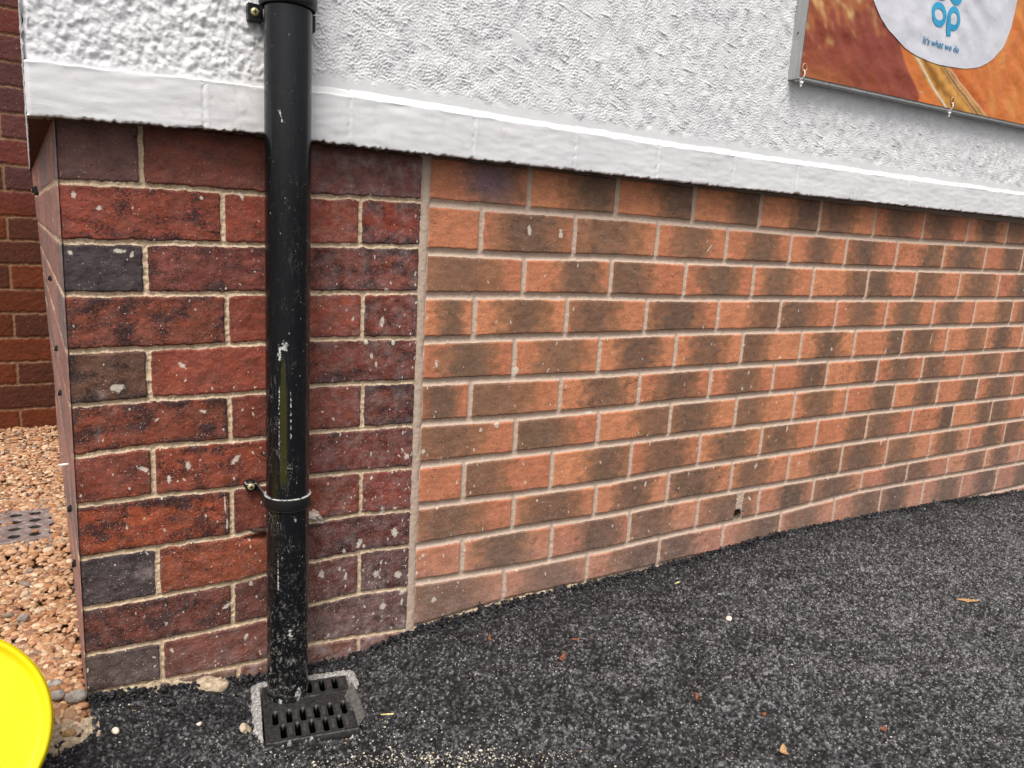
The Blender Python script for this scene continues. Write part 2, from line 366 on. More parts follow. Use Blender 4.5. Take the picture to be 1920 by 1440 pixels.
M['straw'] = simple('pale_straw', L4(226, 214, 160), L4(200, 184, 126), 300, .8, .2, .2, .001)
M['stone'] = simple('grey_stone', L4(172, 164, 154), L4(116, 108, 102), 140, .85, .2, .6, .002, 6)
M['pale_stone'] = simple('pale_stone', L4(236, 226, 210), L4(206, 190, 164), 200, .7, .2, .3, .001)
M['dark'] = simple('drain_dark', L4(12, 12, 12), L4(20, 20, 20), 100, .9, .1, 0)

M['weep'] = simple('weep_hole_mortar', L4(120, 104, 88), L4(60, 50, 42), 200, .9, .2, .6, .002)
def chips(x, y, cs, seed, NN=256):
    """jittered-cell stones: dome height, id"""
    rs = RS(seed); jx = rs.rand(NN, NN); jy = rs.rand(NN, NN); hh = rs.rand(NN, NN); sz = .75+.5*rs.rand(NN, NN)
    u = x/cs; v = y/cs; iu = np.floor(u).astype(int); iv = np.floor(v).astype(int)
    d1 = np.full(x.shape, 9.0); d2 = np.full(x.shape, 9.0); hid = np.zeros(x.shape)
    for a in (-1, 0, 1):
        for b in (-1, 0, 1):
            ci = (iu+a) % NN; cj = (iv+b) % NN
            d = np.hypot(iu+a+.15+.7*jx[cj, ci]-u, iv+b+.15+.7*jy[cj, ci]-v)/sz[cj, ci]
            n = d < d1; d2 = np.where(n, d1, np.minimum(d2, d)); hid = np.where(n, hh[cj, ci], hid); d1 = np.where(n, d, d1)
    return np.clip(d2-d1, 0, 1), hid

# ------------------------------------------------------------------ brickwork fields
def brickwork(x, z, beds, perps, xl, xr, hj, hb, rr, seed):
    """beds: list of polylines from the top joint down; returns sdf, row, col, u (0..1 across brick), vdist"""
    Z = [np.interp(x, [p[0] for p in b], [p[1] for p in b]) for b in beds]
    row = np.zeros(x.shape, int)
    for zz in Z[1:-1]: row += (z < zz)
    sd = np.full(x.shape, -1.0); col = np.zeros(x.shape, int); u = np.zeros(x.shape); v = np.zeros(x.shape)
    for r in range(len(beds)-1):
        k = row == r
        if not k.any(): continue
        xs, zs = x[k], z[k]; e = np.array([xl-.0]+list(perps[r])+[xr])
        c = np.clip(np.searchsorted(e, xs)-1, 0, len(e)-2)
        a, b = e[c], e[c+1]
        ha = np.where(c == 0, 0.0, hj); hbb = np.where(c == len(e)-2, 0.0, hj)
        bx = np.minimum(xs-a-ha, b-xs-hbb)
        bz = np.minimum(Z[r][k]-zs, zs-Z[r+1][k])-hb
        qx = np.maximum(rr-bx, 0); qz = np.maximum(rr-bz, 0)
        s = np.where((qx > 0) & (qz > 0), rr-np.hypot(qx, qz), np.minimum(bx, bz))
        sd[k] = s; col[k] = c; u[k] = (xs-a)/(b-a); v[k] = (Z[r][k]-zs)/(Z[r][k]-Z[r+1][k])
    return sd, row, col, u, v

def splats(X, Z, xs, zs, lst):
    f = np.zeros(X.shape)
    for (cx, cz, a, b, ang) in lst:
        R = max(a, b)*2.2
        i0, i1 = np.searchsorted(xs, [cx-R, cx+R]); j0, j1 = np.searchsorted(zs, [cz-R, cz+R])
        if i1 <= i0 or j1 <= j0: continue
        dx = X[j0:j1, i0:i1]-cx; dz = Z[j0:j1, i0:i1]-cz; c, s = math.cos(ang), math.sin(ang)
        d = np.hypot((dx*c+dz*s)/a, (-dx*s+dz*c)/b)
        f[j0:j1, i0:i1] = np.maximum(f[j0:j1, i0:i1], np.clip(1.5-d, 0, 1))
    return f

T_edge = Tile(1, .012, .12, L=1.2, N=1024); T_fine = Tile(2, .0025, .012, L=.4, N=512); T_big = Tile(3, .08, .6, L=3.0)
T_mid = Tile(4, .006, .04, L=.8, N=1024)

building = thing('shop_building', (0, 0, -.95), 'shop building corner of white painted roughcast above a red and orange brick base', 'building')

X0 = -.562; XB = 0.001       # corner, joint between the old and the new brickwork
hole = (0.9301, -.8111)

def old_field(x, z, xs=None, zs=None):
    beds = [[(-1, .004), (1, .004)]]+OB+[[(-1, -.985), (1, -.985)]]
    xw = x+T_edge(x+3, z)*.0004; zw = z+T_edge(x, z+5)*.0006+T_mid(x, z)*.00010
    return brickwork(xw, zw, beds, OP, X0-.002, XB-.0085, .0034, .0037, .004, 1)
# (sRGB colour, burnt speckle) for the three visible bricks of each old course
OLDC = [[((112, 76, 76), .2), ((122, 66, 58), .25), ((112, 66, 66), .3)],
        [((134, 62, 48), .62), ((138, 64, 50), .3), ((128, 54, 44), .75)],
        [((66, 54, 62), .3), ((118, 60, 54), .62), ((124, 62, 54), .85)],
        [((124, 62, 48), .72), ((134, 62, 48), .2), ((122, 58, 48), .6)],
        [((98, 66, 56), .7), ((140, 66, 52), .12), ((112, 54, 46), .7)],
        [((128, 62, 46), .8), ((118, 56, 46), .3), ((108, 52, 46), .9)],
        [((126, 60, 48), .45), ((138, 64, 46), .62), ((112, 52, 46), .55)],
        [((146, 66, 42), .85), ((122, 58, 46), .4), ((126, 58, 50), .3)],
        [((70, 58, 66), .5), ((140, 68, 46), .5), ((96, 46, 44), .7)],
        [((110, 58, 50), .75), ((104, 58, 54), .4), ((92, 54, 56), .6)],
        [((84, 68, 70), .4), ((116, 66, 60), .3), ((100, 66, 68), .5)],
        [((112, 82, 74), .3), ((118, 74, 66), .3), ((126, 82, 80), .3)]]
BEDTOP = [(-.6, .004), (3.5, .02)]
BEDLOW = [(-.6, -.992), (2, -1.0), (3.5, -1.01)]
for r_ in NP:
    while r_[-1] < 3.3: r_.append(r_[-1]+.2345)
# burnt band of each new brick: (centre, half width) across the brick
BAND = ['.64,.3 .75,.4 .8,.38 .82,.36 .78,.36 .3,.4 .5,.35 .35,.35 .5,.35',
 '9,.1 .5,.47 .38,.5 .5,.32 .55,.33 .5,.3 .35,.35 .72,.3 .5,.45 .7,.35',
 '.3,.55 .62,.32 .2,.42 .48,.36 .4,.32 .88,.36 .2,.34 .22,.4 .5,.45 .7,.4',
 '.52,.33 .52,.34 .33,.4 .4,.45 .82,.4 .28,.42 .5,.35 .42,.33 .4,.3 .8,.3',
 '.48,.38 .52,.36 .5,.36 .45,.34 .14,.36 .5,.32 .88,.32 .4,.4 .7,.3 .4,.3',
 '.4,.46 .22,.6 .55,.34 .52,.36 .5,.33 .72,.34 .85,.3 .5,.35 .25,.35 .6,.4',
 '.25,.5 .25,.5 .8,.4 .3,.45 .2,.36 .42,.34 .75,.35 .72,.34 .8,.3 .55,.4',
 '9,.1 .15,.42 .68,.34 .5,.42 .5,.4 .3,.4 .85,.32 .3,.4 .85,.3 .8,.3',
 '.3,.42 .45,.42 .5,.34 .35,.5 .35,.34 .7,.4 .4,.5 .3,.4 .45,.35 .6,.3',
 '9,.1 .45,.36 .6,.36 .3,.4 .5,.5 .6,.35 .4,.5 .75,.35 .2,.4 .7,.3 .4,.3',
 '.3,.6 .55,.42 .75,.5 .25,.4 .7,.5 .4,.4 .7,.4 .3,.4 .6,.4 .7,.4',
 '.5,.3 .3,.3 .8,.3']
BAND = [[tuple(float(q) for q in p.split(',')) for p in r.split()] for r in BAND]

def wall_grid(name, x0, x1, dx0, dx1, z0, z1, dz, which):
    xs = grow(x0, x1, dx0, dx1); zs = np.arange(z0, z1+dz/2, dz); X, Z = np.meshgrid(xs, zs)
    rs = RS(7)
    if which == 'old':
        sd, row, col, u, v = old_field(X, Z)
        tabc = np.zeros((13, 6, 3)); tabd = np.zeros((13, 6))
        for r in range(12):
            for c in range(3): tabc[r, c] = lin(*OLDC[r][c][0]); tabd[r, c] = OLDC[r][c][1]
        bc = tabc[row, col]; dk = tabd[row, col]
        bc = bc*(1+.10*T_big(X*3, Z*5)[..., None]*np.array([1, .8, .7]))
        bc = (bc*.94+bc.mean(-1, keepdims=True)*.06)*np.array([1.04, 1.06, .90])
        edge = sst(.016, .0, sd)
        dk = dk*(.9+.25*T_big(X*2.5+1, Z*4))
        # burnt zones near the arrises of some bricks
        dk = dk+edge*.25
        bc = bc*(1-edge[..., None]*.12)
        hj = .004; dep = .0022+.0016*sst(0, .004, -sd)+.0006*T_mid(X, Z)
        face = .00013*T_mid(X, Z*1.3)+.0003*T_edge(X, Z)+.0004*T_big(X*2, Z*2)
        wob = np.full(X.shape, .0028)
        rnd = rs.rand(13, 6)*.0022
        spk = .16+.30*sst(-.3, -.9, Z)+.14*sst(-.25, -.02, X)*sst(-.1, -.7, Z)
        spk -= .06*sst(-.3, 0, Z)
        eff = .10+.45*sst(-.83, -.93, Z)+.25*sst(.0, -.03, Z)*sst(-.25, -.15, X)+.08*sst(-.6, -.85, Z)
        eff += .55*np.exp(-((Z+.022)/.012)**2)*sst(-.24, -.15, X)
        for (ex, ez, ea, eb) in ((-.520, -.395, .010, .016), (-.530, -.455, .006, .022), (-.508, -.425, .006, .014), (-.47, -.70, .04, .02), (-.09, -.80, .05, .05), (-.51, -.93, .05, .02)):
            eff = np.maximum(eff, .75*np.exp(-((X-ex)/ea)**2-((Z-ez)/eb)**2))
        dirt = np.where(X < -.2, .35, .15)*sst(-.02, .002, Z)
        sp = [(-.5445, -.108, .003, .005, 0), (-.513, -.125, .004, .003, .3), (-.49, -.185, .009, .003, 0), (-.552, -.19, .003, .003, 0), (-.375, -.1, .003, .003, 0),
              (-.2, -.64, .012, .008, .2), (-.19, -.648, .008, .010, .9), (-.182, -.655, .006, .004, 0), (-.345, -.635, .0018, .012, .0), (-.348, -.60, .0014, .02, .05),
              (-.06, -.85, .007, .006, .3), (-.075, -.78, .006, .007, 0), (-.03, -.79, .007, .008, .6), (-.02, -.83, .006, .005, 0), (-.04, -.70, .006, .008, .3), (-.11, -.71, .005, .009, -.5),
              (-.5, -.39, .010, .005, .1), (-.105, -.33, .004, .004, 0), (-.095, -.355, .003, .005, 0), (-.02, -.55, .005, .005, 0)]
        for i in range(520):
            big = rs.rand() < .12; a = (.0028 if big else .0012)*(.5+rs.rand()); q = rs.rand()
            sp.append((X0+.56*(1-q*q*.9) if rs.rand() < .65 else X0+.56*rs.rand(), -.05-.9*rs.rand()**.6, a, a*(1+1.6*rs.rand()), rs.randn()*.5))
        spl = splats(X, Z, xs, zs, sp)
        # return the left arris round the corner, a little chipped
        arr = sst(.003, 0, X-X0+.0003*T_mid(X, Z*1))**2*.0020
        chip = None
    else:
        beds = [BEDTOP]+NB+[BEDLOW]
        sd, row, col, u, v = brickwork(X+T_edge(X, Z)*.0004, Z+T_edge(X+2, Z)*.0004, beds, NP+[[.11+.2345*i for i in range(15)]], XB+.0085, 3.6, .0056, .0072, .0025, 2)
        cen = np.full((13, 20), .5); hw = np.full((13, 20), .36)
        for r in range(12):
            for c in range(20):
                if c < len(BAND[r]): cen[r, c], hw[r, c] = BAND[r][c]
                else: cen[r, c] = rs.choice([.2, .5, .8]); hw[r, c] = .3+.12*rs.rand()
        uu = u+.035*T_big(X*4, Z*6)+.010*T_mid(X, Z)
        b = 1-sst(.22, 1.18, np.abs(uu-cen[row, col])/hw[row, col])
        b = b*(.84+.16*rs.rand(13, 20)[row, col]+.03*T_edge(X*.6, Z))
        tone = rs.rand(13, 20)[row, col]; ora = lin(206, 130, 84); orb = lin(192, 114, 76); bra = lin(128, 96, 72); brb = lin(108, 82, 65)
        oc = ora+(orb-ora)*tone[..., None]; br = bra+(brb-bra)*rs.rand(13, 20)[row, col][..., None]
        oliv = lin(144, 102, 66)
        bb = np.clip(b, 0, 1)[..., None]
        bc = oc*(1-bb)+br*bb
        mid = np.exp(-((bb-.45)/.22)**2)*.55; bc = bc*(1-mid)+oliv*mid       # the olive halo between orange and brown
        grey = sst(-.60, -.93, Z)*.62+.12*sst(1.2, 2.4, X); g3 = bc.mean(-1, keepdims=True)
        bc = bc*(1-grey[..., None]*.5)+(g3*np.array([1.15, .92, .9]))*grey[..., None]*.5
        bc = bc*.88+bc.mean(-1, keepdims=True)*.12*np.array([1.05, .96, .92])
        purp = np.exp(-((X-.13)/.05)**2-((Z+.03)/.035)**2)[..., None]*.8; bc = bc*(1-purp)+lin(128, 104, 116)*purp
        dk = (.1+.35*rs.rand(13, 20)**2)[row, col]
        dep = .0022+.0032*np.sqrt(sst(0, .0062, -sd))+.00025*T_mid(X, Z)
        isv = (np.abs(v-.5) < .38)
        face = .00006*T_mid(X, Z)+.00015*T_edge(X, Z)
        wob = np.full(X.shape, .0020)
        rnd = rs.rand(13, 20)*.0014
        spk = .10+.34*sst(-.35, -.9, Z)+.05*sst(.5, 0, X)
        eff = .05+.30*sst(-.72, -.93, Z)*(.6+.4*sst(1.5, .5, X))
        dirt = .25*sst(-.02, .01, Z)+.6*np.exp(-((Z+.985)/.02)**2)
        sp = [(.298, -.112, .004, .003, 0), (.300, -.122, .005, .006, .3), (.175, -.505, .006, .006, 0), (.139, -.512, .004, .004, 0), (.015, -.545, .004, .005, 0), (.213, -.395, .008, .007, .2), (.212, -.404, .006, .005, .8),
              (.41, -.497, .010, .003, 0), (.50, -.492, .005, .003, 0), (.31, -.247, .006, .003, 0), (.05, -.86, .006, .006, 0), (.72, -.13, .002, .014, -.7), (1.47, -.40, .003, .02, -.2), (1.7, -.36, .002, .018, -.15)]
        for i in range(560):
            a = .0012*(.5+rs.rand()) if rs.rand() < .9 else .0028*(.5+rs.rand())
            sp.append((.01+2.5*rs.rand()**1.3, -.06-.87*rs.rand()**.65, a, a*(1+2.2*rs.rand()), rs.randn()*.4))
        spl = splats(X, Z, xs, zs, sp)
        arr = 0.0
    prof = sst(-.0002, .0022, sd)                      # rounded arris of the brick
    h = np.where(sd > 0, -0.0022*(1-prof)+face+rnd[row, col % rnd.shape[1]]*prof, -dep)
    h = h+T_fine(X, Z)*(.00012 if which == 'old' else .00007)
    if which == 'old':
        h = h-arr
        lum = np.exp(-((X+.188)/.012)**2-((Z+.648)/.011)**2)*(.007+.003*T_mid(X*2, Z*2)); h = h+lum
        cav = np.exp(-((X+.297)/.017)**2-((Z+.668)/.004)**2); h = h-cav*.012
        dirt = np.maximum(dirt, np.clip(cav*1.3, 0, 1))
    else:
        wx = (X-hole[0]); wz = (Z-hole[1])             # vertical mortar patch with a weep hole at its foot
        pat = (np.abs(wx-.002) < .0155+.0006*T_mid(X, Z)) & (wz > -.022) & (wz < .060)
        sd = np.where(pat, -.004, sd); h = np.where(pat, -.0035+.0004*T_mid(X, Z), h)
        d = np.hypot(wx/.0165, (wz-.001)/.0140)
        h = np.where(d < 1.0, -.004, h)
        cut = d < .96
        dirt = np.maximum(dirt, .5*sst(1.4, 1.0, d))
    co = np.stack([X, -h, Z], -1); keep = None
    if which == 'new':
        keep = ~(cut[:-1, :-1] & cut[1:, 1:]); n = 40
        th_ = np.linspace(0, 2*math.pi, n+1); dp = np.array([.0030, .006, .02, .045, .062]); TT, DD = np.meshgrid(th_, dp); sh = np.array([1.02, .98, .95, .9, .0])[:, None]
        mesh_np('weep_hole', np.stack([hole[0]+.0165*sh*np.cos(TT), DD, hole[1]+.001+.0140*sh*np.sin(TT)], -1), grid_faces(5, n+1), M['weep'], parent=building)
    return mesh_np(name, co, grid_faces(len(zs), len(xs), keep=keep), M[which],
                   dict(sdf=sd.ravel(), bcol=np.clip(bc, .01, 1).reshape(-1, 3), dk=dk.ravel(), wob=wob.ravel(), spk=spk.ravel(), eff=eff.ravel(), dirt=dirt.ravel(), splat=spl.ravel()), parent=building)

o = wall_grid('old_brickwork', X0, XB, .0013, .0013, -1.0, .012, .0014, 'old'); o['label'] = 'old dark red brickwork with sandy joints'
o = wall_grid('new_brickwork', XB, 3.4, .0014, .0038, -1.02, .03, .0016, 'new'); o['label'] = 'newer orange and brown flashed brickwork with recessed buff joints'

# vertical straight joint between old and new work
def boundary():
    zs = np.arange(-.99, .004, .002); us = np.linspace(-1, 1, 13); U, Z = np.meshgrid(us, zs)
    X = XB+U*(.0088+.0006*T_edge(0*Z+9, Z*1.0)+.0002*T_mid(U*.01, Z))+.0007*T_edge(Z*.3, Z*.3)
    Y = .0005+.0012*(1-U**2)*-1+.00025*T_mid(X, Z)+.0022*np.abs(U)**3
    one = np.ones(X.size)
    mesh_np('straight_joint', np.stack([X, Y, Z], -1), grid_faces(len(zs), len(us)), M['new'],
            dict(sdf=-.01*one, bcol=np.ones((X.size, 3))*.3, dk=0*one, wob=0*one, spk=.05*one, eff=0*one, dirt=.12*one, splat=0*one), parent=building)
boundary()

# ------------------------------------------------------------------ return wall, ledge, roughcast
DB = 1.70                                               # depth to the neighbouring wall
def return_wall():
    ys = grow(-.0026, DB+.3, .003, .006); zs = np.arange(-1.0, .03, .003); Y, Z = np.meshgrid(ys, zs)
    n = [[.11+.2345*i for i in range(9)] if k % 2 == 0 else [.2345*(i+.95) for i in range(9)] for k in range(12)]
    beds = [[(-1, .004), (9, .004)]]+[[(-1, OB[k][0][1]), (9, OB[k][0][1]-.002)] for k in range(11)]+[[(-1, -.985), (9, -.985)]]
    sd, row, col, u, v = brickwork(Y, Z+T_edge(Y, Z)*.001, beds, n, -.05, 3, .004, .0042, .004, 3)
    rs = RS(5); c1 = np.array([lin(172, 130, 118), lin(160, 120, 110), lin(136, 118, 114)])[rs.randint(0, 3, (13, 12))][row, col]
    h = np.where(sd > 0, .001*sst(0, .002, sd), -.001)+.0003*T_mid(Y, Z)+.0015*rs.rand(13, 12)[row, col]
    h = h*sst(0, .008, Y)
    X = X0-.0006-h-(.021+.038*np.clip(Z+.7, 0, 1))*Y/DB
    one = np.ones(X.size)
    mesh_np('return_brickwork', np.stack([X, Y, Z], -1), grid_faces(len(zs), len(ys), True), M['old'],
            dict(sdf=sd.ravel(), bcol=c1.reshape(-1, 3), dk=.4*one, wob=.005*one, spk=.1*one, eff=.15*one, dirt=0*one, splat=0*one), parent=building)
return_wall()

LX = [-.60, -.587, -.3, -.17, .57, 2.0, 3.4]
LB = [-.011, -.011, .001, -.001, .004, .021, .036]
LT = [.058, .059, .068, .0755, .073, .089, .105]
SEAMS = [-.3754, -.1563, .0707, .2904, .502, .7258, .9388, 1.1677, 1.3932, 1.6202, 1.8425, 2.07, 2.30, 2.53, 2.76]
def yrend(x): return -.034+.0020*sst(-.30, -.25, x)     # the roughcast is thicker left of the pipe
def ledge():
    xs = grow(-.594, 3.4, .0016, .005); n = 56
    zb = np.interp(xs, LX, LB)+.0008*T_edge(xs*1.5, xs*0); zt = np.interp(xs, LX, LT)+.0004*T_edge(xs*.5, xs*0+7)
    s = np.linspace(0, 1, n); P = np.zeros((n, len(xs), 3)); dirt = np.zeros((n, len(xs)))
    yf = -.040-.0*xs; yr = yrend(xs)+.004
    for i, t in enumerate(s):
        if t < .22:   # underside, dirty brick
            q = t/.22; y = .012+(yf+.0025-.012)*q; z = zb+.0010*(1-q)+0*xs
        elif t < .30: # lower arris
            q = (t-.22)/.08; a = q*math.pi/2; y = yf+.0025-.0025*math.sin(a); z = zb+.0025-.0025*math.cos(a)
        elif t < .66:
            q = (t-.30)/.36; y = yf+0*xs; z = zb+.0025+(zt-zb-.0055)*q
        elif t < .76:
            q = (t-.66)/.10; a = q*math.pi/2; y = yf+.003*(1-math.cos(a)); z = zt-.003+.003*math.sin(a)
        else:
            q = (t-.76)/.24; y = yf+.003+(yr-yf-.003)*q; z = zt+(.0195*float(np.clip(q-.08, 0, 1)/.92)**.9)*sst(-.3, -.25, xs)+.0006*q
        P[i, :, 0] = xs; P[i, :, 1] = y; P[i, :, 2] = z
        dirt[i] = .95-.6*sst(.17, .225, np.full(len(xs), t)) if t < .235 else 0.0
    X = P[..., 0]; U = np.broadcast_to((s*.26)[:, None], X.shape)
    nz = .00022*T_edge(X*.35, U)+.00004*T_mid(X*.4, U*1.4)+.00004*T_fine(X, U)+.0004*T_big(X, U)
    low = np.exp(-((s-.255)/.04)**2)[:, None]; rag = np.clip(T_mid(X*1.2, U*0+3)+.2, -1, 3)*.0009+np.clip(T_fine(X, U*0), 0, 3)*.0005
    for sx in SEAMS:
        w_ = np.exp(-((X-sx-.0015*T_mid(U*2, U*0+sx))/.0017)**2); nz = nz-.0017*w_*(.7+.3*T_mid(U, U+sx)); low_n = w_
        nz = nz+.0006*np.exp(-((X-sx-.006)/.003)**2)
        rag = rag+np.exp(-((X-sx)/.003)**2)*.0022
    front = sst(.22, .3, np.broadcast_to(s[:, None], X.shape))*sst(.80, .72, np.broadcast_to(s[:, None], X.shape))
    P[..., 1] -= nz*(.3+.7*front); P[..., 2] += low*rag+nz*sst(.66, .8, np.broadcast_to(s[:, None], X.shape))
    # lip of thick paint along the top arris
    lip = np.exp(-((s-.70)/.03)**2)[:, None]; P[..., 2] += lip*np.clip(T_edge(X*.8, U*0+1), -.4, 3)*.0005; P[..., 1] -= lip*.0004
    # wrap the left end
    k = sst(.006, 0, X+.594)**2*.005; P[..., 1] += k*sst(.2, .3, np.broadcast_to(s[:, None], X.shape))
    dirt = dirt+.12*T_edge(X*2, U+4)*(dirt > .05)
    mesh_np('ledge', P, grid_faces(n, len(xs)), M['paint'], dict(dirt=dirt.ravel(), stain=(.25*np.exp(-((X+.33)/.05)**2)*front+.16*np.clip(T_edge(X*.7, U*.7+2)-.6, 0, 2)*front+.3*np.clip(T_mid(X*.4, U*0+5)-.5, 0, 2)*low*front).ravel()), parent=building)
ledge()

def roughcast():
    xs = grow(-.594, 2.9, .0012, .0024); zs = grow(.05, .80, .0012, .0019); X, Z = np.meshgrid(xs, zs)
    zt = np.interp(X, LX, LT)+.019*sst(-.3, -.25, X)
    A = Tile(11, .0042, .0062, L=.6, N=1024, ax=.72, az=1.3, ang=.85); B = Tile(12, .0042, .0062, L=.6, N=1024, ax=.72, az=1.3, ang=-.65)
    D = Tile(13, .0075, .024, L=1.0, N=1024, ax=.8, az=1.2, ang=.3); Wt = Tile(14, .05, .3, L=2.4, ang=.35, ax=.5)
    wgt = sst(-.6, .6, Wt(X, Z))
    f = A(X, Z)*(1-wgt)+B(X, Z)*wgt
    f = f/np.sqrt((1-wgt)**2+wgt**2)
    # warp so the lumps do not look regular
    wx_ = X+.0007*T_edge(X, Z)+.00035*f; wz_ = Z+.0007*T_edge(Z+3, X)
    ee, ii = chips(wx_*.95+wz_*.25, wz_-.2*wx_, .0056, 71)
    fine = np.tanh(f*1.1)*.00072+sst(0, .7, ee)*(.4+.6*ii)*.0006+.0009*Wt(X*1.3, Z*1.3)+.0003*T_edge(X, Z)
    # long trowel sweeps
    T2 = Tile(15, .010, .07, L=2.0, N=1024, ax=2.2, az=.35, ang=-.25)
    sw = np.clip(T2(X, Z)-1.25, 0, 2)*.0012
    soft = np.tanh(D(X, Z))*.00085+np.tanh(T_mid(X*1.1, Z*1.1))*.00025+.0009*T_edge(X, Z)+.00018*T_fine(X, Z)
    left = sst(-.24, -.30, X)
    amp = sst(.002, .016, Z-zt-.003*T_edge(X*1.3, Z*0))
    amp = np.where(left > .5, sst(-.002, .012, Z-zt), amp)
    calm = sst(-.3, .9, Wt(X*.9+5, Z*.9))*.35                         # areas rubbed smoother
    h = (fine*(1-calm)+sw)*(1-left)+soft*left
    # smooth flat patch
    px, pz = X-.158, Z-.214
    pm = sst(1.15, .85, np.maximum(np.abs(px+.35*pz)/.019, np.abs(pz+.25*px)/.012+.25*(px > 0)*px/.02)+.12*T_mid(X, Z))
    h = h*(1-pm)+.0006*pm
    h = h*amp
    Y = yrend(X)-h-.0003*(1-amp)
    # bulge down to the ledge left of the pipe
    k = sst(.008, 0, X+.594)**2*.008; Y = Y+k; X2 = X-.004*sst(.01, 0, X+.594)*0+.0015*T_edge(X, Z)*sst(.01, 0, X+.594)
    stain = .30*np.exp(-((X+.285)/.035)**2)*sst(.17, .10, Z)+.0*Z
    mesh_np('roughcast_render', np.stack([X2, Y, Z], -1), grid_faces(len(zs), len(xs)), M['paint'], dict(dirt=0*X.ravel(), stain=stain.ravel()), parent=building)
    # the roughcast turns the corner and runs back to the neighbouring wall, ledge included
    ys = grow(-.036, DB+.05, .004, .008); zs = np.arange(-.010, .80, .004); Y, Z = np.meshgrid(ys, zs)
    yy = np.clip((Y+.036)/DB, 0, 1)
    X = -.594-.022*yy-.0012*np.tanh(D(Y, Z))-.0006*T_mid(Y, Z)+sst(.004, 0, Y+.036)*.0
    mesh_np('return_render', np.stack([X, Y, Z], -1), grid_faces(len(zs), len(ys), True), M['paint'], dict(dirt=0*X.ravel(), stain=0*X.ravel()), parent=building)
    bm = bmesh.new()
    v = [bm.verts.new(p) for p in ((-.594, -.034, -.0095), (-.555, -.034, -.0085), (-.555, DB, -.0085), (-.615, DB, -.0095))]; bm.faces.new(v)
    bm_obj('return_soffit', bm, M['old_plain'], building)
M['old_plain'] = simple('dirty_brick_soffit', L4(86, 52, 38), L4(56, 36, 28), 120, .9, .2, .6, .002, 6)
roughcast()
# the mass of the building behind its skins
bm = bmesh.new(); add_box(bm, -.545, 3.4, .07, DB, -1.05, 2.6); add_box(bm, -.575, 3.4, .0, DB, .79, 2.6)
o = bm_obj('upper_wall', bm, simple('white_wall_paint', L4(226, 226, 226), L4(219, 218, 220), 60, .6, .3, .8, .004, 6), building)

# ------------------------------------------------------------------ neighbouring wall
def neighbour():
    t = thing('neighbouring_wall', (-1.5, DB, -.87), 'dark red brick wall standing behind the gravel at the far left', 'wall')
    xs = np.arange(-2.3, -.5, .0034); zs = np.arange(-1.0, 1.1, .0034); X, Z = np.meshgrid(xs, zs)
    k = (DB+1.2557)/2.7057; z0 = -.1291
    zz = [.4178, .347, .2739, .206, .1329, .0604, -.0129, -.0854, -.1605, -.2299, -.3, -.3748, -.4471, -.5219, -.5978, -.6675, -.7449]
    zz = [z0+(q-z0)*k for q in zz]; zz = [zz[0]+.079*i for i in range(9, 0, -1)]+zz+[zz[-1]-.079*i for i in range(1, 4)]
    beds = [[(-9, q), (9, q)] for q in zz]; xn = -.579+(-.680+.579)*k
    perps = []
    for r in range(len(beds)-1):
        off = 0 if r % 2 == 1 else .115
        perps.append([xn+off-.232*i for i in range(8, -1, -1)]+([] if off else []))
    sd, row, col, u, v = brickwork(X+T_edge(X, Z)*.0007, Z+T_edge(X+1, Z)*.0012, beds, perps, -2.8, .2, .004, .0038, .004, 5)
    rs = RS(9); nr = len(beds)
    top = np.array([lin(88, 50, 46), lin(98, 48, 40), lin(80, 48, 46)]); low = np.array([lin(90, 44, 22), lin(100, 48, 24), lin(78, 42, 28)])
    ti = rs.randint(0, 3, (nr, 12)); ct = top[ti][row, col]; cl = low[ti][row, col]; f = sst(-.06, -.2, Z)[..., None]
    bc = ct*(1-f)+cl*f
    h = np.where(sd > 0, .002*sst(0, .0025, sd)+.0015*rs.rand(nr, 12)[row, col], -.002)+.0005*T_mid(X, Z)
    one = np.ones(X.size)
    mesh_np('brick_face', np.stack([X, DB-h, Z], -1), grid_faces(len(zs), len(xs)), M['nb'],
            dict(sdf=sd.ravel(), bcol=bc.reshape(-1, 3), dk=.25*one, wob=.004*one, spk=(.05+.12*sst(-.1, 0, Z)).ravel(), eff=0*one, dirt=.1*one, splat=0*one), parent=t)
    bm = bmesh.new(); add_box(bm, -2.3, -.5, DB+.01, DB+.25, -1.0, 1.1); bm_obj('wall_core', bm, M['old_plain'], t)
neighbour()

# ------------------------------------------------------------------ ground
GX = [-3, -.9, -.56, -.34, -.24, -.14, .013, .226, .674, 1.083, 1.88, 2.5, 4]
GZ = [-.90, -.90, -.893, -.927, -.937, -.942, -.913, -.903, -.908, -.889, -.914, -.955, -.96]
def ground_z(x, y):
    g = np.interp(x, GX, GZ); f = sst(-.02, -.45, y); base = -.915+.0*x
    gz = g*(1-f)+base*f
    dg = np.exp(-((x+.24)/.12)**2-((y+.13)/.11)**2)
    return gz*(1-dg)+(-.937)*dg
GR = dict(c=Vector((-.2440, -.1365, -.932)), w=.146, d=.158, a=-.19)       # gully grate: centre, size, turn
def grate_local(x, y):
    c, s = math.cos(GR['a']), math.sin(GR['a']); dx, dy = x-GR['c'].x, y-GR['c'].y
    return dx*c+dy*s, -dx*s+dy*c

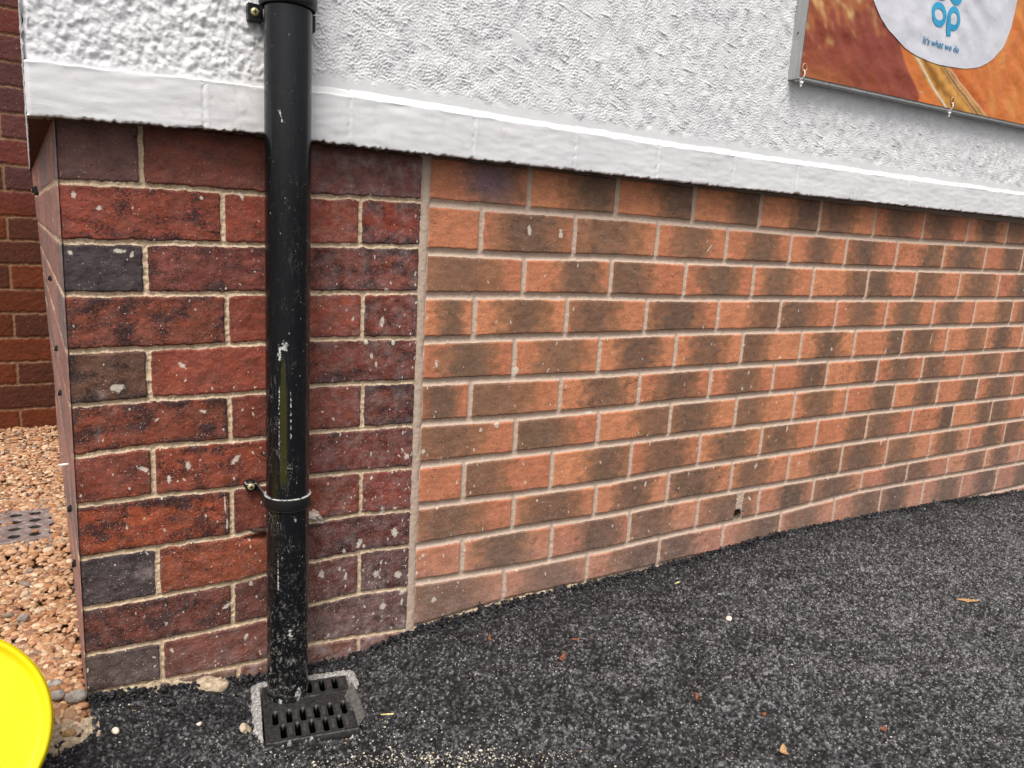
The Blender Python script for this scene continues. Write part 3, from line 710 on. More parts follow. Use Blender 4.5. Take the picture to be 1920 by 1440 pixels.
def pavement():
    xs = np.concatenate([grow(-1.15, -.62, .006, .0026)[:-1], grow(-.62, 2.9, .0017, .0052)]); ys = np.concatenate([grow(-1.3, -.75, .006, .0026)[:-1], np.arange(-.75, .004, .0019)])
    X, Y = np.meshgrid(xs, ys)
    e1, i1 = chips(X+.0008*T_mid(X, Y), Y+.0008*T_mid(Y, X), .0080, 21); e2, i2 = chips(X+5, Y+3, .0042, 22)
    h1 = (sst(0, .5, e1)*.8+.2)*(.25+.75*i1); h2 = sst(0, .5, e2)*i2
    H = .0056*h1+.0022*h2+.0006*T_edge(X, Y)+.0022*T_big(X, Y)
    grain = np.clip((.10+.05*T_big(X*1.4, Y*1.4)+.04*sst(0, 1.2, X)+1.05*(i1-.1)*i1*sst(.02, .35, e1)+.35*(i2-.3)*sst(.0, .3, e2)+.05*T_edge(X*.6, Y*.6))*(.52+.40*sst(0, -.35, Y)+.32*sst(-.2, 1.0, X)*sst(0, -.2, Y)+.08*T_big(X, Y)), 0, 1.4)
    Z = ground_z(X, Y)+H-.003
    rise = np.exp(-((Y-.0)/.016)**2)*(.004*T_edge(X*1.4, Y*0)+.002*T_mid(X, Y)); Z = Z+rise
    lx, ly = grate_local(X, Y); inside = (np.abs(lx) < GR['w']/2+.006) & (np.abs(ly) < GR['d']/2+.006)
    Z = np.where(inside, -1.08, Z)
    # where the asphalt stops: a ragged edge against the mortar and gravel at the left
    edge = (X < -.560) & (Y > -.100-.012*T_edge(X, Y)-.004*T_mid(X, Y)+(X+.56)*.12)
    Z = np.where(edge, -.93, Z)  # falls away under the mortar and gravel
    near = sst(-.35, -.9, Y)
    dust = np.clip(.12+.14*sst(0, -.2, Y)+.10*T_edge(X*.5, Y*.5)+.9*sst(.25, 1.3, X)*sst(-.05, -.4, Y)+.25*near+.25*T_big(X*1.5, Y*1.5), 0, 1)
    rs = RS(4)
    sand = .02+.5*np.exp(-((X+.12)/.15)**2-((Y+.36+.51*(X+.12))/.024)**2)+.28*np.exp(-((X+.22)/.12)**2-((Y+.29)/.04)**2)+.10*near+.03*sst(1, -.4, X)
    return mesh_np('asphalt_pavement', np.stack([X, Y, Z], -1), grid_faces(len(ys), len(xs)), M['asphalt'], dict(grain=grain.ravel(), dust=dust.ravel(), sand=np.clip(sand, 0, .8).ravel()), kind='structure')
pavement()
# the ground carries on in every direction as one sheet under the detailed pavement
xs = np.concatenate([-np.geomspace(150, .4, 40), np.linspace(-.3, 3, 20), np.geomspace(3.3, 150, 40)]); X, Y = np.meshgrid(xs, np.concatenate([-np.geomspace(150, .4, 40), np.linspace(-.3, 2.4, 14), np.geomspace(3, 150, 30)]))
mesh_np('ground', np.stack([X, Y, 0*X-.985], -1), grid_faces(*X.shape), M['asphalt'], dict(grain=0*X.ravel()+.4, dust=0*X.ravel()+.3, sand=0*X.ravel()), kind='structure')

# ------------------------------------------------------------------ gravel strip
def ico(sub=1):
    bm = bmesh.new(); bmesh.ops.create_icosphere(bm, subdivisions=sub, radius=1.0)
    v = np.array([x.co[:] for x in bm.verts]); f = np.array([[q.index for q in p.verts] for p in bm.faces]); bm.free(); return v, f
V2, F2 = ico(2); V3, F3 = ico(3)
def rock_cloud(name, P, R, flat, cols, mat, seed, sub=2, kind='stuff', kick=.16):
    rs = RS(seed); V, F = (V2, F2) if sub == 2 else (V3, F3); n = len(P)
    A = rs.randn(n, 3, 3); Q = np.linalg.qr(A)[0]
    ax = np.stack([1+.35*rs.rand(n), .75+.3*rs.rand(n), flat+.2*rs.rand(n)], 1)
    yawa = rs.rand(n)*6.283; c, s = np.cos(yawa), np.sin(yawa); Rz = np.zeros((n, 3, 3)); Rz[:, 0, 0] = c; Rz[:, 0, 1] = -s; Rz[:, 1, 0] = s; Rz[:, 1, 1] = c; Rz[:, 2, 2] = 1
    tl = rs.randn(n)*.35; ct, st = np.cos(tl), np.sin(tl); Rx = np.zeros((n, 3, 3)); Rx[:, 0, 0] = 1; Rx[:, 1, 1] = ct; Rx[:, 1, 2] = -st; Rx[:, 2, 1] = st; Rx[:, 2, 2] = ct
    W = V[None]@Q.transpose(0, 2, 1)
    ph = rs.rand(n, 1, 3)*6.28; bumps = 1+kick*(np.sin(W*2.3+ph).sum(-1, keepdims=True))*.6+kick*.4*np.sin(W*5+ph*2).sum(-1, keepdims=True)*.5
    co = V[None]*bumps*ax[:, None]; co = co@np.transpose(Rz@Rx, (0, 2, 1)); co = co*np.asarray(R)[:, None, None]+np.asarray(P)[:, None]
    f = (F[None]+(np.arange(n)*len(V))[:, None, None]).reshape(-1, 3)
    return mesh_np(name, co, f, mat, dict(bcol=np.repeat(cols, len(V), 0)), kind=kind)
def gravel_z(x, y): return -.897+(y/1.7)*.035
def gravel():
    rs = RS(31)
    bm = bmesh.new(); add_box(bm, -1.9, -.545, -.075, DB, -1.02, -.905)
    n1 = 0; P = []; R = []
    y = -.075
    for layer in range(2):
        m = 5400 if layer else 6000
        yy = -.07+(DB+.05)*rs.rand(m)**1.15; xx = -.57-(.24+.10*yy+.25*(rs.rand(m) < .25))*rs.rand(m)
        r = .0042+.0032*rs.rand(m)**1.5+.004*(rs.rand(m) < .05)
        zz = gravel_z(xx, yy)-.004+layer*.0045*rs.rand(m)
        k = ~((yy > .650) & (yy < .865) & (xx < -.605)) | (rs.rand(m) < .02)
        zz = zz+np.where(xx < -.565, np.maximum(0, -.872-zz)*sst(.50, .61, yy)*sst(1.0, .9, yy), 0)
        P.append(np.stack([xx, yy, zz], 1)[k]); R.append(r[k])
    P = np.concatenate(P); R = np.concatenate(R)
    pal = np.array([lin(206, 166, 130), lin(190, 142, 104), lin(222, 194, 162), lin(170, 120, 84), lin(152, 112, 90), lin(198, 154, 118), lin(146, 130, 118)])
    c = pal[rs.choice(7, len(P), p=[.26, .2, .16, .12, .07, .16, .03])]*(.62+.42*rs.rand(len(P), 1))
    g = rock_cloud('gravel', P, R, .45, c, M['pebble'], 32)
    bm_obj('gravel_bed', bm, simple('tan_grit', L4(176, 134, 98), L4(120, 84, 58), 260, .9, .2, 1, .004, 6), kind='structure')
gravel()
# mortar edging between gravel and asphalt, with a strip running under the old bricks
def edging():
    xs = np.arange(-.90, -.548, .0022); ys = np.arange(-.118, -.045, .0022); X, Y = np.meshgrid(xs, ys)
    u = (Y+.118)/.073; h = .010*np.sin(np.clip(u, 0, 1)*math.pi)**.6+.0022*T_edge(X, Y)+.0014*T_mid(X, Y)
    Z = -.905+h-.02*(sst(.1, 0, u)+sst(.92, 1, u)); mesh_np('mortar_edging', np.stack([X, Y, Z], -1), grid_faces(len(ys), len(xs)), M['mortar'], kind='structure')
edging()
def mortar_foot(name, label, x0, x1, amp, seed):
    xs = np.arange(x0, x1, .002); s = np.linspace(0, 1, 14); X, U = np.meshgrid(xs, s)
    w_ = amp*(.8+.25*T_edge(X*.8+seed, 0*X))*np.sin(np.clip((X-x0)/(x1-x0), 0, 1)*math.pi)**.35; w_ = np.maximum(w_, .001)
    Y = .002-w_*np.sin(U*math.pi/2)-.001*T_mid(X, U*.1); Z = ground_z(X, Y*0)-.012+(w_*.9+.010)*np.cos(U*math.pi/2)+.0005*T_mid(X*.6, U*.05)
    o = mesh_np(name, np.stack([X, Y, Z], -1), grid_faces(14, len(xs), True), M['mortar'], parent=building); o['label'] = label
mortar_foot('mortar_fillet', 'rough sandy mortar fillet at the foot of the old brickwork', -.562, -.318, .014, 1)
mortar_foot('mortar_fillet', 'thin pale mortar fillet at the foot of the new brickwork', .0, .50, .009, 4)

def drain_cover():
    t = thing('drain_cover', (-.69, .74, -.885), 'grey scuffed drain cover with rows of oval holes lying in the gravel', 'drain cover')
    xs = np.arange(-.92, -.580, .002); ys = np.arange(.625, .885, .002); X, Y = np.meshgrid(xs, ys); H = 0*X
    for i in range(12):
        for j in range(5):
            cx = -.600-.040*i; cy = .650+.047*j
            H = np.maximum(H, sst(1.25, .85, np.hypot((X-cx)/.0115, (Y-cy)/.0120)))
    rim = sst(.0, .006, np.minimum(np.minimum(X+.92, -.580-X), np.minimum(Y-.625, .885-Y)))
    Z = -.872-.006*H-.015*(1-rim)+.0005*T_edge(X, Y)
    mesh_np('cover_plate', np.stack([X, Y, Z], -1), grid_faces(len(ys), len(xs)), M['drainc'], dict(hole=H.ravel()), parent=t)
m = Mat('scuffed_grey_drain', .65, .35)
c = m.mix(m.step(m.noise(60, 6, .7), .35, .68), L4(112, 98, 94), L4(150, 136, 130))
c = m.mix(m.math('MULTIPLY', m.step(m.noise(90, 6, .8, m.scale(m.oc, (.6, 1.4, 1))), .56, .66), .8), c, L4(205, 198, 192))
c = m.mix(m.step(m.attr('hole'), .15, .6), c, L4(28, 23, 21)); m.set('Base Color', c); m.bump(m.noise(200, 5), .4, .001); M['drainc'] = m.m  # shade inside the holes is coloured in near black; the dents are shallow
drain_cover()

# ------------------------------------------------------------------ downpipe
PX, PY, PR = -.2640, -.078, .034
def downpipe():
    t = thing('downpipe', (PX, PY, -.93), 'black plastic rainwater downpipe, scratched and dusty, running down the wall into the gully', 'pipe')
    seg = 96; zs = np.arange(-.945, 1.3, .004); th = np.arange(seg+1)*2*math.pi/seg; TH, Z = np.meshgrid(th, zs)
    X = PX+PR*np.cos(TH); Y = PY+PR*np.sin(TH)
    # front of the pipe as the camera sees it
    fa = math.atan2(-1.2557-PY, -.5792-PX); s = (TH-(fa % (2*math.pi)))*PR
    def sp(cx, cz, a, b): return np.clip(1.5-np.hypot((s-cx)/a, (Z-cz)/b), 0, 1)
    S_ = np.maximum.reduce([sp(-.009, -.318, .006, .004), sp(-.013, -.327, .0025, .012), sp(-.004, -.315, .004, .007), sp(-.012, .028, .0012, .006), sp(-.009, .016, .001, .005),
                            sp(.004, -.80, .004, .008), sp(-.012, -.93, .006, .010), sp(.018, -.915, .005, .012), sp(-.013, -.40, .0012, .02), sp(.004, -.42, .0008, .04), sp(-.014, -.455, .001, .03),
                            sp(.012, -.60, .0025, .003), sp(-.016, -.69, .001, .03), sp(-.008, -.66, .001, .018)])
    S_ = np.clip(S_, 0, .62)*.9
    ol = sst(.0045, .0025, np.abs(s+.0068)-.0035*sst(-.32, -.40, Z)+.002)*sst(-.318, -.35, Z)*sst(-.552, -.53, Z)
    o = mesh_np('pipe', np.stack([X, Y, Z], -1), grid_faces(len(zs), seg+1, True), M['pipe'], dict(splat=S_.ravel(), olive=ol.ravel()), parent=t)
    # socket of the next length, above
    bm = bmesh.new()
    lathe(bm, [(.0345, .186), (.0362, .177), (.0372, .1745), (.0392, .1745), (.0408, .178), (.0412, .186), (.0405, .215), (.0412, .222), (.0412, .262), (.0405, .268), (.0345, .285)], (PX, PY, 0), seg=72)
    bm_obj('pipe_socket', bm, M['black'], t, True)
    def bracket(z, h, r, tabx, tabz, tabr, label, both):
        bm = bmesh.new()
        lathe(bm, [(.0342, z-h/2), (r-.0004, z-h/2), (r, z-h/2+.0012), (r, z+h/2-.0012), (r-.0004, z+h/2), (.0342, z+h/2)], (PX, PY, 0), seg=64)
        for sg in ((-1, 1) if both else (-1,)):
            # arm running back from the ring to the ear on the wall
            tx = PX-(PX-tabx)*1 if sg < 0 else PX+(PX-tabx)
            yw = yrend(np.array([tabx]))[0]+.002 if z > .1 else .001
            a0 = Vector((PX+sg*(r-.002), PY+.006, z)); a1 = Vector((tx-sg*.008, yw-.012, tabz)); hh = h/2
            q = [Vector((a0.x, a0.y-.008, z-hh)), Vector((a0.x, a0.y-.008, z+hh)), Vector((a1.x, a1.y, tabz+.008)), Vector((a1.x, a1.y, tabz-.008))]
            bk = [p+Vector((-sg*.001, .009, 0)) for p in q]
            vs = [bm.verts.new(p) for p in q+bk]
            for f in ((0, 1, 2, 3), (7, 6, 5, 4), (0, 4, 5, 1), (1, 5, 6, 2), (2, 6, 7, 3), (3, 7, 4, 0)): bm.faces.new([vs[i] for i in f])
            Mx = Matrix.Rotation(rad(90), 3, 'X')
            if z > .1:
                add_box(bm, tx-.0105, tx+.0105, yw-.015, yw+.004, tabz-.0115, tabz+.0115)
            else:
                lathe(bm, [(.0001, .016), (tabr-.001, .016), (tabr, .0145), (tabr, -.002)], (tx, yw, tabz), seg=28, M=Mx)
        b = bm_obj('pipe_bracket', bm, M['bracket'], t, False, 0.0); b['label'] = label
        for p in b.data.polygons: p.use_smooth = len(p.vertices) == 4 and p.area < 3e-4
        bm = bmesh.new(); Mx = Matrix.Rotation(rad(90), 3, 'X'); yw = (yrend(np.array([tabx]))[0]-.013) if z > .1 else -.0150
        rr = lathe(bm, [(.0001, .0024), (.0030, .0026), (.0055, .0016), (.0060, .0002), (.006, -.003)], (tabx-.001, yw, tabz), seg=24, M=Mx)
        s_ = bm_obj('screw', bm, M['screw'], None, True); s_.parent = b; s_.location = (0, 0, 0)
        bm = bmesh.new(); add_box(bm, tabx-.0038, tabx+.0018, yw-.0030, yw-.0022, tabz-.0006, tabz+.0006); add_box(bm, tabx-.0016, tabx-.0004, yw-.0031, yw-.0021, tabz-.0028, tabz+.0028)
        s2 = bm_obj('screw_slot', bm, M['dark']); s2.parent = b; s2.location = (0, 0, 0)
    bracket(.186, .018, .0385, -.303, .169, .011, 'upper pipe bracket with square ears screwed to the white render', True)
    bracket(-.5745, .021, .0376, -.3075, -.5690, .0095, 'lower pipe bracket with a round ear screwed into the brick joint', False)
    # worn pale rims of the lower bracket
    # stub of an old fixing left of the pipe
    bm = bmesh.new(); tube(bm, [(-.305, .004, -.6515), (-.297, -.004, -.6525), (-.284, -.008, -.6535), (-.268, -.010, -.6535)], [.0035, .0042, .004, .0038], 10)
    o = bm_obj('old_fixing_stub', bm, simple('weathered_stub', L4(84, 62, 56), L4(50, 38, 36), 200, .8, .2, .5, .001), building, True)
downpipe()

# ------------------------------------------------------------------ gully
def gully():
    t = thing('gully_grate', tuple(GR['c']), 'square black slotted gully grate at the foot of the downpipe', 'drain grate')
    w_, d_ = GR['w'], GR['d']; us = np.arange(-w_/2, w_/2+.0005, .001); vs = np.arange(-d_/2, d_/2+.0005, .001); U, V = np.meshgrid(us, vs)
    H = 0*U; rib = 0*U
    def slot(cu, cv, a=.0042, b=.0174):
        q = np.maximum(np.abs(V-cv)-(b-a), 0); return np.hypot(U-cu, q)/a
    for (cv, off, n0, n1) in ((-.052, 0, -3, 3), (-.015, .0115, -3, 2), (.058, .006, 0, 3)):
        for i in range(n0, n1+1):
            cu = off+i*.0222
            if abs(cu) > w_/2-.008: continue
            d = slot(cu, cv); H = np.maximum(H, sst(1.15, .85, d)); rib = np.maximum(rib, sst(1.9, 1.5, slot(cu, cv, .0036, .0172))*.3)
            d = slot(cu+.0111, cv+.002, .0028, .011); rib = np.maximum(rib, sst(1.2, .9, d)*.9)
    rib = rib*(1-H)
    edge = np.minimum(w_/2-np.abs(U), d_/2-np.abs(V))
    Zl = .0015*sst(0, .003, edge)+.0012*np.exp(-((edge-.003)/.0018)**2)+.0013*rib-.028*H-.0012*np.exp(-((V-.030)/.0011)**2)-.010*(edge < .0005)
    Zl = Zl+.0022*sst(.030, .033, V)*0+.0003*T_mid(U, V)
    c, s = math.cos(GR['a']), math.sin(GR['a']); X = GR['c'].x+U*c-V*s; Y = GR['c'].y+U*s+V*c; Z = GR['c'].z+Zl+.002
    mesh_np('slotted_plate', np.stack([X, Y, Z], -1), grid_faces(len(vs), len(us)), M['gratep'], dict(hole=H.ravel(), rib=rib.ravel()), parent=t)
    # concrete surround, worn away along the front
    t2 = GR['c']
    us = np.arange(-.100, .1001, .0016); vs = np.arange(-.108, .1081, .0016); U, V = np.meshgrid(us, vs)
    def rbox(a, b, r): q = np.hypot(np.maximum(np.abs(U)-a+r, 0), np.maximum(np.abs(V)-b+r, 0)); return r-q+np.minimum(np.maximum(np.abs(U)-a+r, np.abs(V)-b+r), 0)*-1
    ins = rbox(w_/2+.0015, d_/2+.0015, .006); outd = rbox(w_/2+.0145+.002, d_/2+.0145, .014)+.0012*T_edge(U*2, V*2)
    wear = 1.3*sst(-.055, -.080, V)*(.8+.4*T_edge(U*2, V*2))+1.2*sst(.070, .080, U)*sst(.06, .0, V)
    Zl = np.where(ins > 0, -.05, .004*sst(0, .003, outd)-.012*sst(.0, -.004, outd)-.022*np.clip(wear, 0, 1))+.0007*T_mid(U, V)
    X = t2.x+U*c-V*s; Y = t2.y+U*s+V*c; Y = np.minimum(Y, -.003); Z = t2.z+Zl+.002
    mesh_np('surround', np.stack([X, Y, Z], -1), grid_faces(len(vs), len(us)), M['concrete'], parent=t)
    # dark pit below
    bm = bmesh.new(); add_box(bm, t2.x-.07, t2.x+.07, t2.y-.075, t2.y+.075, -1.10, -.978); bm_obj('pit', bm, M['dark'], t)
    # broken plastic corner standing up at the right
    bm = bmesh.new()
    def L(u, v, z): return Vector((t2.x+u*c-v*s, t2.y+u*s+v*c, t2.z+z))
    A = [L(.060, .012, .003), L(.077, .040, .013), L(.084, -.006, .014), L(.0865, -.050, .006), L(.070, -.074, .003), L(.066, -.030, .003)]
    f = [bm.verts.new(p) for p in A]; b = [bm.verts.new(p-Vector((0, 0, .0022))) for p in A]
    bm.faces.new(f); bm.faces.new(b[::-1])
    for i in range(6): bm.faces.new((f[i], b[i], b[(i+1) % 6], f[(i+1) % 6]))
    o = bm_obj('broken_corner', bm, M['grate2'], t); o['label'] = 'lifted grey corner of the grate'
m = Mat('gully_plastic', .42, .45)
c = m.mix(m.step(m.noise(160, 6, .7), .35, .7), L4(30, 30, 31), L4(58, 57, 56)); c = m.mix(m.math('MULTIPLY', m.attr('rib'), .35), c, L4(84, 82, 80))
c = m.mix(m.math('MULTIPLY', m.step(m.noise(300, 5, .8), .62, .72), .5), c, L4(150, 146, 138))
c = m.mix(m.step(m.attr('hole'), .02, .22), c, L4(5, 5, 5)); m.set('Base Color', c); m.set('Specular IOR Level', m.step(m.attr('hole'), 0, .5, .45, 0)); m.bump(m.noise(400, 4), .3, .0006); M['gratep'] = m.m  # slot walls coloured black and glossless to stand for the shade inside
M['grate2'] = simple('grey_brittle_plastic', L4(104, 102, 98), L4(70, 68, 66), 160, .5, .4, .3, .0006)
gully()

# ------------------------------------------------------------------ banner on the wall
def banner():
    t = thing('advertising_banner', (1.6, -.05, .27), 'orange printed banner with white badge, cable tied to a grey frame on the wall', 'banner')
    x0, x1, zt = .8860, 2.75, .95
    def zb(x): return .2610+(x-.885)*.0185
    bm = bmesh.new()
    def bar(p, q, wx, wz, y0=-.0475, y1=-.016):
        pass
    # left upright, bottom rail, top rail, right upright: a box frame, butt jointed
    def prism(pts, y0, y1):
        f = [bm.verts.new((x, y0, z)) for x, z in pts]; b = [bm.verts.new((x, y1, z)) for x, z in pts]; bm.faces.new(f); bm.faces.new(b[::-1]); n = len(pts)
        for i in range(n): bm.faces.new((f[i], b[i], b[(i+1) % n], f[(i+1) % n]))
    fr = .032
    prism([(x0, zb(x0)), (x0+fr, zb(x0+fr)), (x0+fr, zt), (x0, zt)], -.0475, -.0165)
    prism([(x0+fr, zb(x0+fr)), (x1, zb(x1)), (x1, zb(x1)+fr), (x0+fr, zb(x0+fr)+fr)], -.0475, -.0165)
    prism([(x0+fr, zt-fr), (x1, zt-fr), (x1, zt), (x0+fr, zt)], -.0475, -.0165)
    bm_obj('frame', bm, M['alu'], t, False, .0012)
    bm = bmesh.new(); Mx = Matrix.Rotation(rad(90), 3, 'X')
    bm.free()
    for z in (.36, .52):
        bm = bmesh.new(); lathe(bm, [(.0001, .0015), (.0022, .0015), (.0028, 0)], (x0+.0, -.033, z), seg=12, M=Matrix.Rotation(rad(-90), 3, 'Y')); bm_obj('rivet', bm, M['grate2'], t, True)
    # printed sheet
    xs = np.arange(x0+.004, x1-.004, .0025); vs = np.linspace(0, 1, 230); X, V = np.meshgrid(xs, vs)
    lo = zb(X)+.006; Z = lo+V*(zt-.006-lo)
    T1 = Tile(41, .06, .35, L=3, ang=.9, ax=.6); T3 = Tile(42, .015, .08, L=1.5, ang=1.2, ax=.6)
    Y = -.0495-.0009*T1(X, Z)*sst(0, .03, V)-.00015*T3(X, Z)
    def C(*a): return lin(*a)
    base = C(150, 76, 44)*np.ones(X.shape+(1,))
    dkr = C(142, 66, 48); org = C(210, 118, 54); gold = C(214, 156, 74); cream = C(220, 180, 120); olive = C(150, 98, 24)
    def over(col, c, a): return col*(1-a[..., None])+c*a[..., None]
    xd = np.interp(Z, [.2934, .3414, .4173, .6], [1.357, 1.291, 1.2245, 1.13])
    col = over(base, dkr, sst(.25, .36, Z*.6+X*.12+.02*T1(X*2, Z*2)))
    hi = sst(.34, .44, Z+(X-.9)*-.25+.03*T1(X*2+1, Z*2))                     # pale blurred blotches, upper left
    col = over(col, C(186, 112, 62), hi*.7); col = over(col, cream, hi*sst(-.3, 1.6, T1(X*1.6, Z*1.6))*.85)
    col = over(col, C(136, 62, 48), sst(.05, .0, np.abs(X-1.10-.15*(Z-.3)))*sst(.25, .33, Z)*.5)
    col = over(col, C(196, 122, 72), sst(.31, .27, Z)*sst(1.15, .95, X)*.5)
    col = over(col, org, sst(-.004, .010, X-xd))
    # pouring golden streams
    def stream(pts, wd): return np.interp(Z, [p[1] for p in pts][::-1], [p[0] for p in pts][::-1]), wd
    A1 = [(1.30, .38), (1.3782, .3291), (1.4675, .2823), (1.49, .26)]; A2 = [(1.335, .38), (1.4136, .3345), (1.5081, .2769), (1.54, .26)]
    B1 = [(1.4197, .38), (1.5175, .3299), (1.6197, .2819), (1.66, .26)]; B2 = [(1.47, .38), (1.5534, .342), (1.6987, .2823), (1.75, .26)]
    xa, _ = stream(A1, 0); xa2, _ = stream(A2, 0); xb, _ = stream(B1, 0); xb2, _ = stream(B2, 0)
    inn = sst(-.003, .004, X-xa)*sst(.003, -.004, X-xb2)
    q = (X-xa)/(xb2-xa+1e-6)
    st = olive+(gold-olive)*np.clip(.5+.5*np.sin(q*14+T3(X*.5, Z*.2)*.5), 0, 1)[..., None]
    col = col*(1-inn[..., None])+st*inn[..., None]
    wl = sst(.008, .003, np.abs(X-(xa+xa2)/2+.0))*sst(.4, .37, Z)
    col = over(col, C(224, 214, 200), wl*sst(-2.6, -.6, T3(X*.4, Z*.4)))
    for k_, wd_ in ((xb2, .004), (xb*.45+xb2*.55, .002), (xb*.8+xb2*.2, .0014)): col = over(col, C(234, 216, 190), sst(wd_*1.6, wd_*.5, np.abs(X-k_))*sst(.4, .36, Z)*.85)
    r = sst(.0, .5, X-1.75); col = over(col, C(216, 150, 68), r*.85*sst(-.01, .01, X-xb2)); col = over(col, C(196, 92, 34), sst(.02, -.02, X-xb2-.05)*sst(-.01, .01, X-xb2)*.6)
    col = over(col, C(226, 160, 84), sst(.0, 2.2, T1(X*.8+7, Z*.8))*sst(-.01, .02, X-xb2)*.5)
    col = col*(1+.02*T3(X, Z)[..., None])
    mesh_np('banner_sheet', np.stack([X, Y, Z], -1), grid_faces(len(vs), len(xs)), M['sheet'], dict(bcol=np.clip(col, .005, 1).reshape(-1, 3)), parent=t)
    # white rounded badge
    B = [(1.06, .60), (1.078, .53), (1.1, .487), (1.1156, .4684), (1.132, .454), (1.1582, .4353), (1.2033, .4135), (1.2531, .3953), (1.3152, .3808), (1.4012, .3757), (1.5011, .3812), (1.5649, .3887), (1.6276, .4055), (1.6866, .4387), (1.7283, .4833), (1.745, .5253), (1.7497, .5677), (1.7455, .62), (1.72, .70), (1.65, .78), (1.5, .84), (1.35, .84), (1.2, .78), (1.1, .70)]
    P = []
    n = len(B)
    for i in range(n):
        p0, p1, p2, p3 = [np.array(B[(i+k) % n]) for k in (-1, 0, 1, 2)]
        for tt in np.linspace(0, 1, 8, endpoint=False): P.append(.5*((2*p1)+(-p0+p2)*tt+(2*p0-5*p1+4*p2-p3)*tt**2+(-p0+3*p1-3*p2+p3)*tt**3))
    P = np.array(P); c = np.array([1.42, .6]); rings = [c+(P-c)*f for f in np.linspace(.02, 1, 60)]
    R_ = np.array(rings); Xr, Zr = R_[..., 0], R_[..., 1]; Yr = -.0509-.0009*T1(Xr, Zr)-.00015*T3(Xr, Zr)
    nr, nc = Xr.shape; idx = np.arange(nr*nc).reshape(nr, nc); idn = np.roll(idx, -1, 1)
    f = np.stack([idx[:-1], idn[:-1], idn[1:], idx[1:]], -1).reshape(-1, 4)
    bd = mesh_np('badge', np.stack([Xr, Yr, Zr], -1), f, M['white_print'], parent=t)
    # lettering of the mark: o, p and the lobes above them
    def ysurf(x, z): return -.0509-.0009*T1(np.array([x]), np.array([z]))[0]-.00015*T3(np.array([x]), np.array([z]))[0]-.0012
    def ring(cx, cz, rx, rz, tk, a0=0, a1=360, sh=0.0):
        n = 40; o_, i_ = [], []
        for k in range(n+1):
            a = math.radians(a0+(a1-a0)*k/n)
            for L_, s_ in ((o_, 0), (i_, tk)):
                x = cx+(rx-s_)*math.cos(a)+sh*(rz-s_)*math.sin(a); z = cz+(rz-s_*1.0)*math.sin(a); L_.append(bm.verts.new((x, ysurf(x, z), z)))
        for k in range(n): bm.faces.new((o_[k], o_[k+1], i_[k+1], i_[k]))
    def poly(pts):
        bm.faces.new([bm.verts.new((x, ysurf(x, z)-.0003, z)) for x, z in pts])
    bm = bmesh.new(); ring(1.3860, .4905, .0345, .0285, .0150, sh=-.15); bm_obj('letter', bm, M['blue'], t)
    bm = bmesh.new(); ring(1.4540, .4935, .0300, .0285, .0140, -118, 180, sh=-.15)
    poly([(1.4235, .494), (1.4378, .4945), (1.4545, .4515), (1.4355, .449)]); bm_obj('letter', bm, M['blue'], t)
    bm = bmesh.new(); ring(1.4460, .5555, .0320, .0300, .0150, sh=-.15); bm_obj('letter', bm, M['blue'], t)
    bm = bmesh.new(); ring(1.3780, .5530, .0330, .0290, .0150, 40, 320, sh=-.15); bm_obj('letter', bm, M['blue'], t)
    fc = bpy.data.curves.new('slogan', 'FONT'); fc.body = "It's what we do"; fc.size = .022; fc.extrude = .0002; fc.offset = .00015
    fo = bpy.data.objects.new('slogan_tmp', fc); COL.objects.link(fo); bpy.context.view_layer.update()
    me = bpy.data.meshes.new_from_object(fo.evaluated_get(bpy.context.evaluated_depsgraph_get())); bpy.data.objects.remove(fo)
    v = np.array([q.co[:] for q in me.vertices]); wv = v[:, 0].max(); v[:, 0] *= .168/wv; v[:, 1] *= 1.0
    me2 = v.copy(); me2[:, 0] = 1.3345+v[:, 0]; me2[:, 2] = .4140+v[:, 1]+v[:, 0]*.022; me2[:, 1] = [ysurf(a, b)-.0003 for a, b in zip(me2[:, 0], me2[:, 2])]; me2[:, 1] -= v[:, 2]
    me.vertices.foreach_set('co', me2.astype(np.float32).ravel()); me.update(); me.materials.clear(); me.materials.append(M['blue2']); me.name = 'slogan'
    o = bpy.data.objects.new('slogan', me); link(o); put(o, t)
    # eyelets with cable ties
    for k, (ex, ez) in enumerate(((.8985, .2850), (1.5110, .2985), (2.12, .31))):
        bm = bmesh.new(); pts = []
        for i in range(20):
            a = 2*math.pi*i/20; pts.append((ex+.001*math.sin(a)+.0015*k, -.040-.0150*math.cos(a), ez-.0145-.0125*math.sin(a)*-1-.0))
        tube(bm, pts, .0017, 8, True)
        add_box(bm, ex-.003, ex+.003, -.052, -.046, ez-.036, ez-.029)
        tube(bm, [(ex, -.049, ez-.035), (ex-.003, -.051, ez-.040), (ex-.007, -.052, ez-.042)], .0016, 6)
        bm_obj('cable_tie', bm, M['white_plastic'], t, True)
        bm = bmesh.new(); pts = [(ex+.0075*math.cos(a), -.0528, ez+.0085*math.sin(a)) for a in np.linspace(0, 2*math.pi, 20, endpoint=False)]; tube(bm, pts, .0011, 6, True)
        bm_obj('eyelet', bm, M['clear'], t, True)
m = Mat('banner_print', .42, .4); m.set('Base Color', m.mul(m.attr('bcol', True), m.step(m.noise(900, 2), .3, .7, .93, 1.07))); m.bump(m.noise(14, 3), .35, .01); M['sheet'] = m.m
M['blue2'] = simple('navy_blue_print', L4(58, 138, 186), L4(62, 142, 190), 100, .45, .3, 0)
M['clear'] = simple('clear_eyelet', L4(216, 176, 146), L4(190, 140, 110), 200, .25, .5, 0)
banner()
b_ = next(o for o in COL.objects if o.name == 'advertising_banner')
b_.location = (.9861*1.6+.0012, -.063, -.129+.399*.9861); b_.scale = (.9861, 1, .9861)

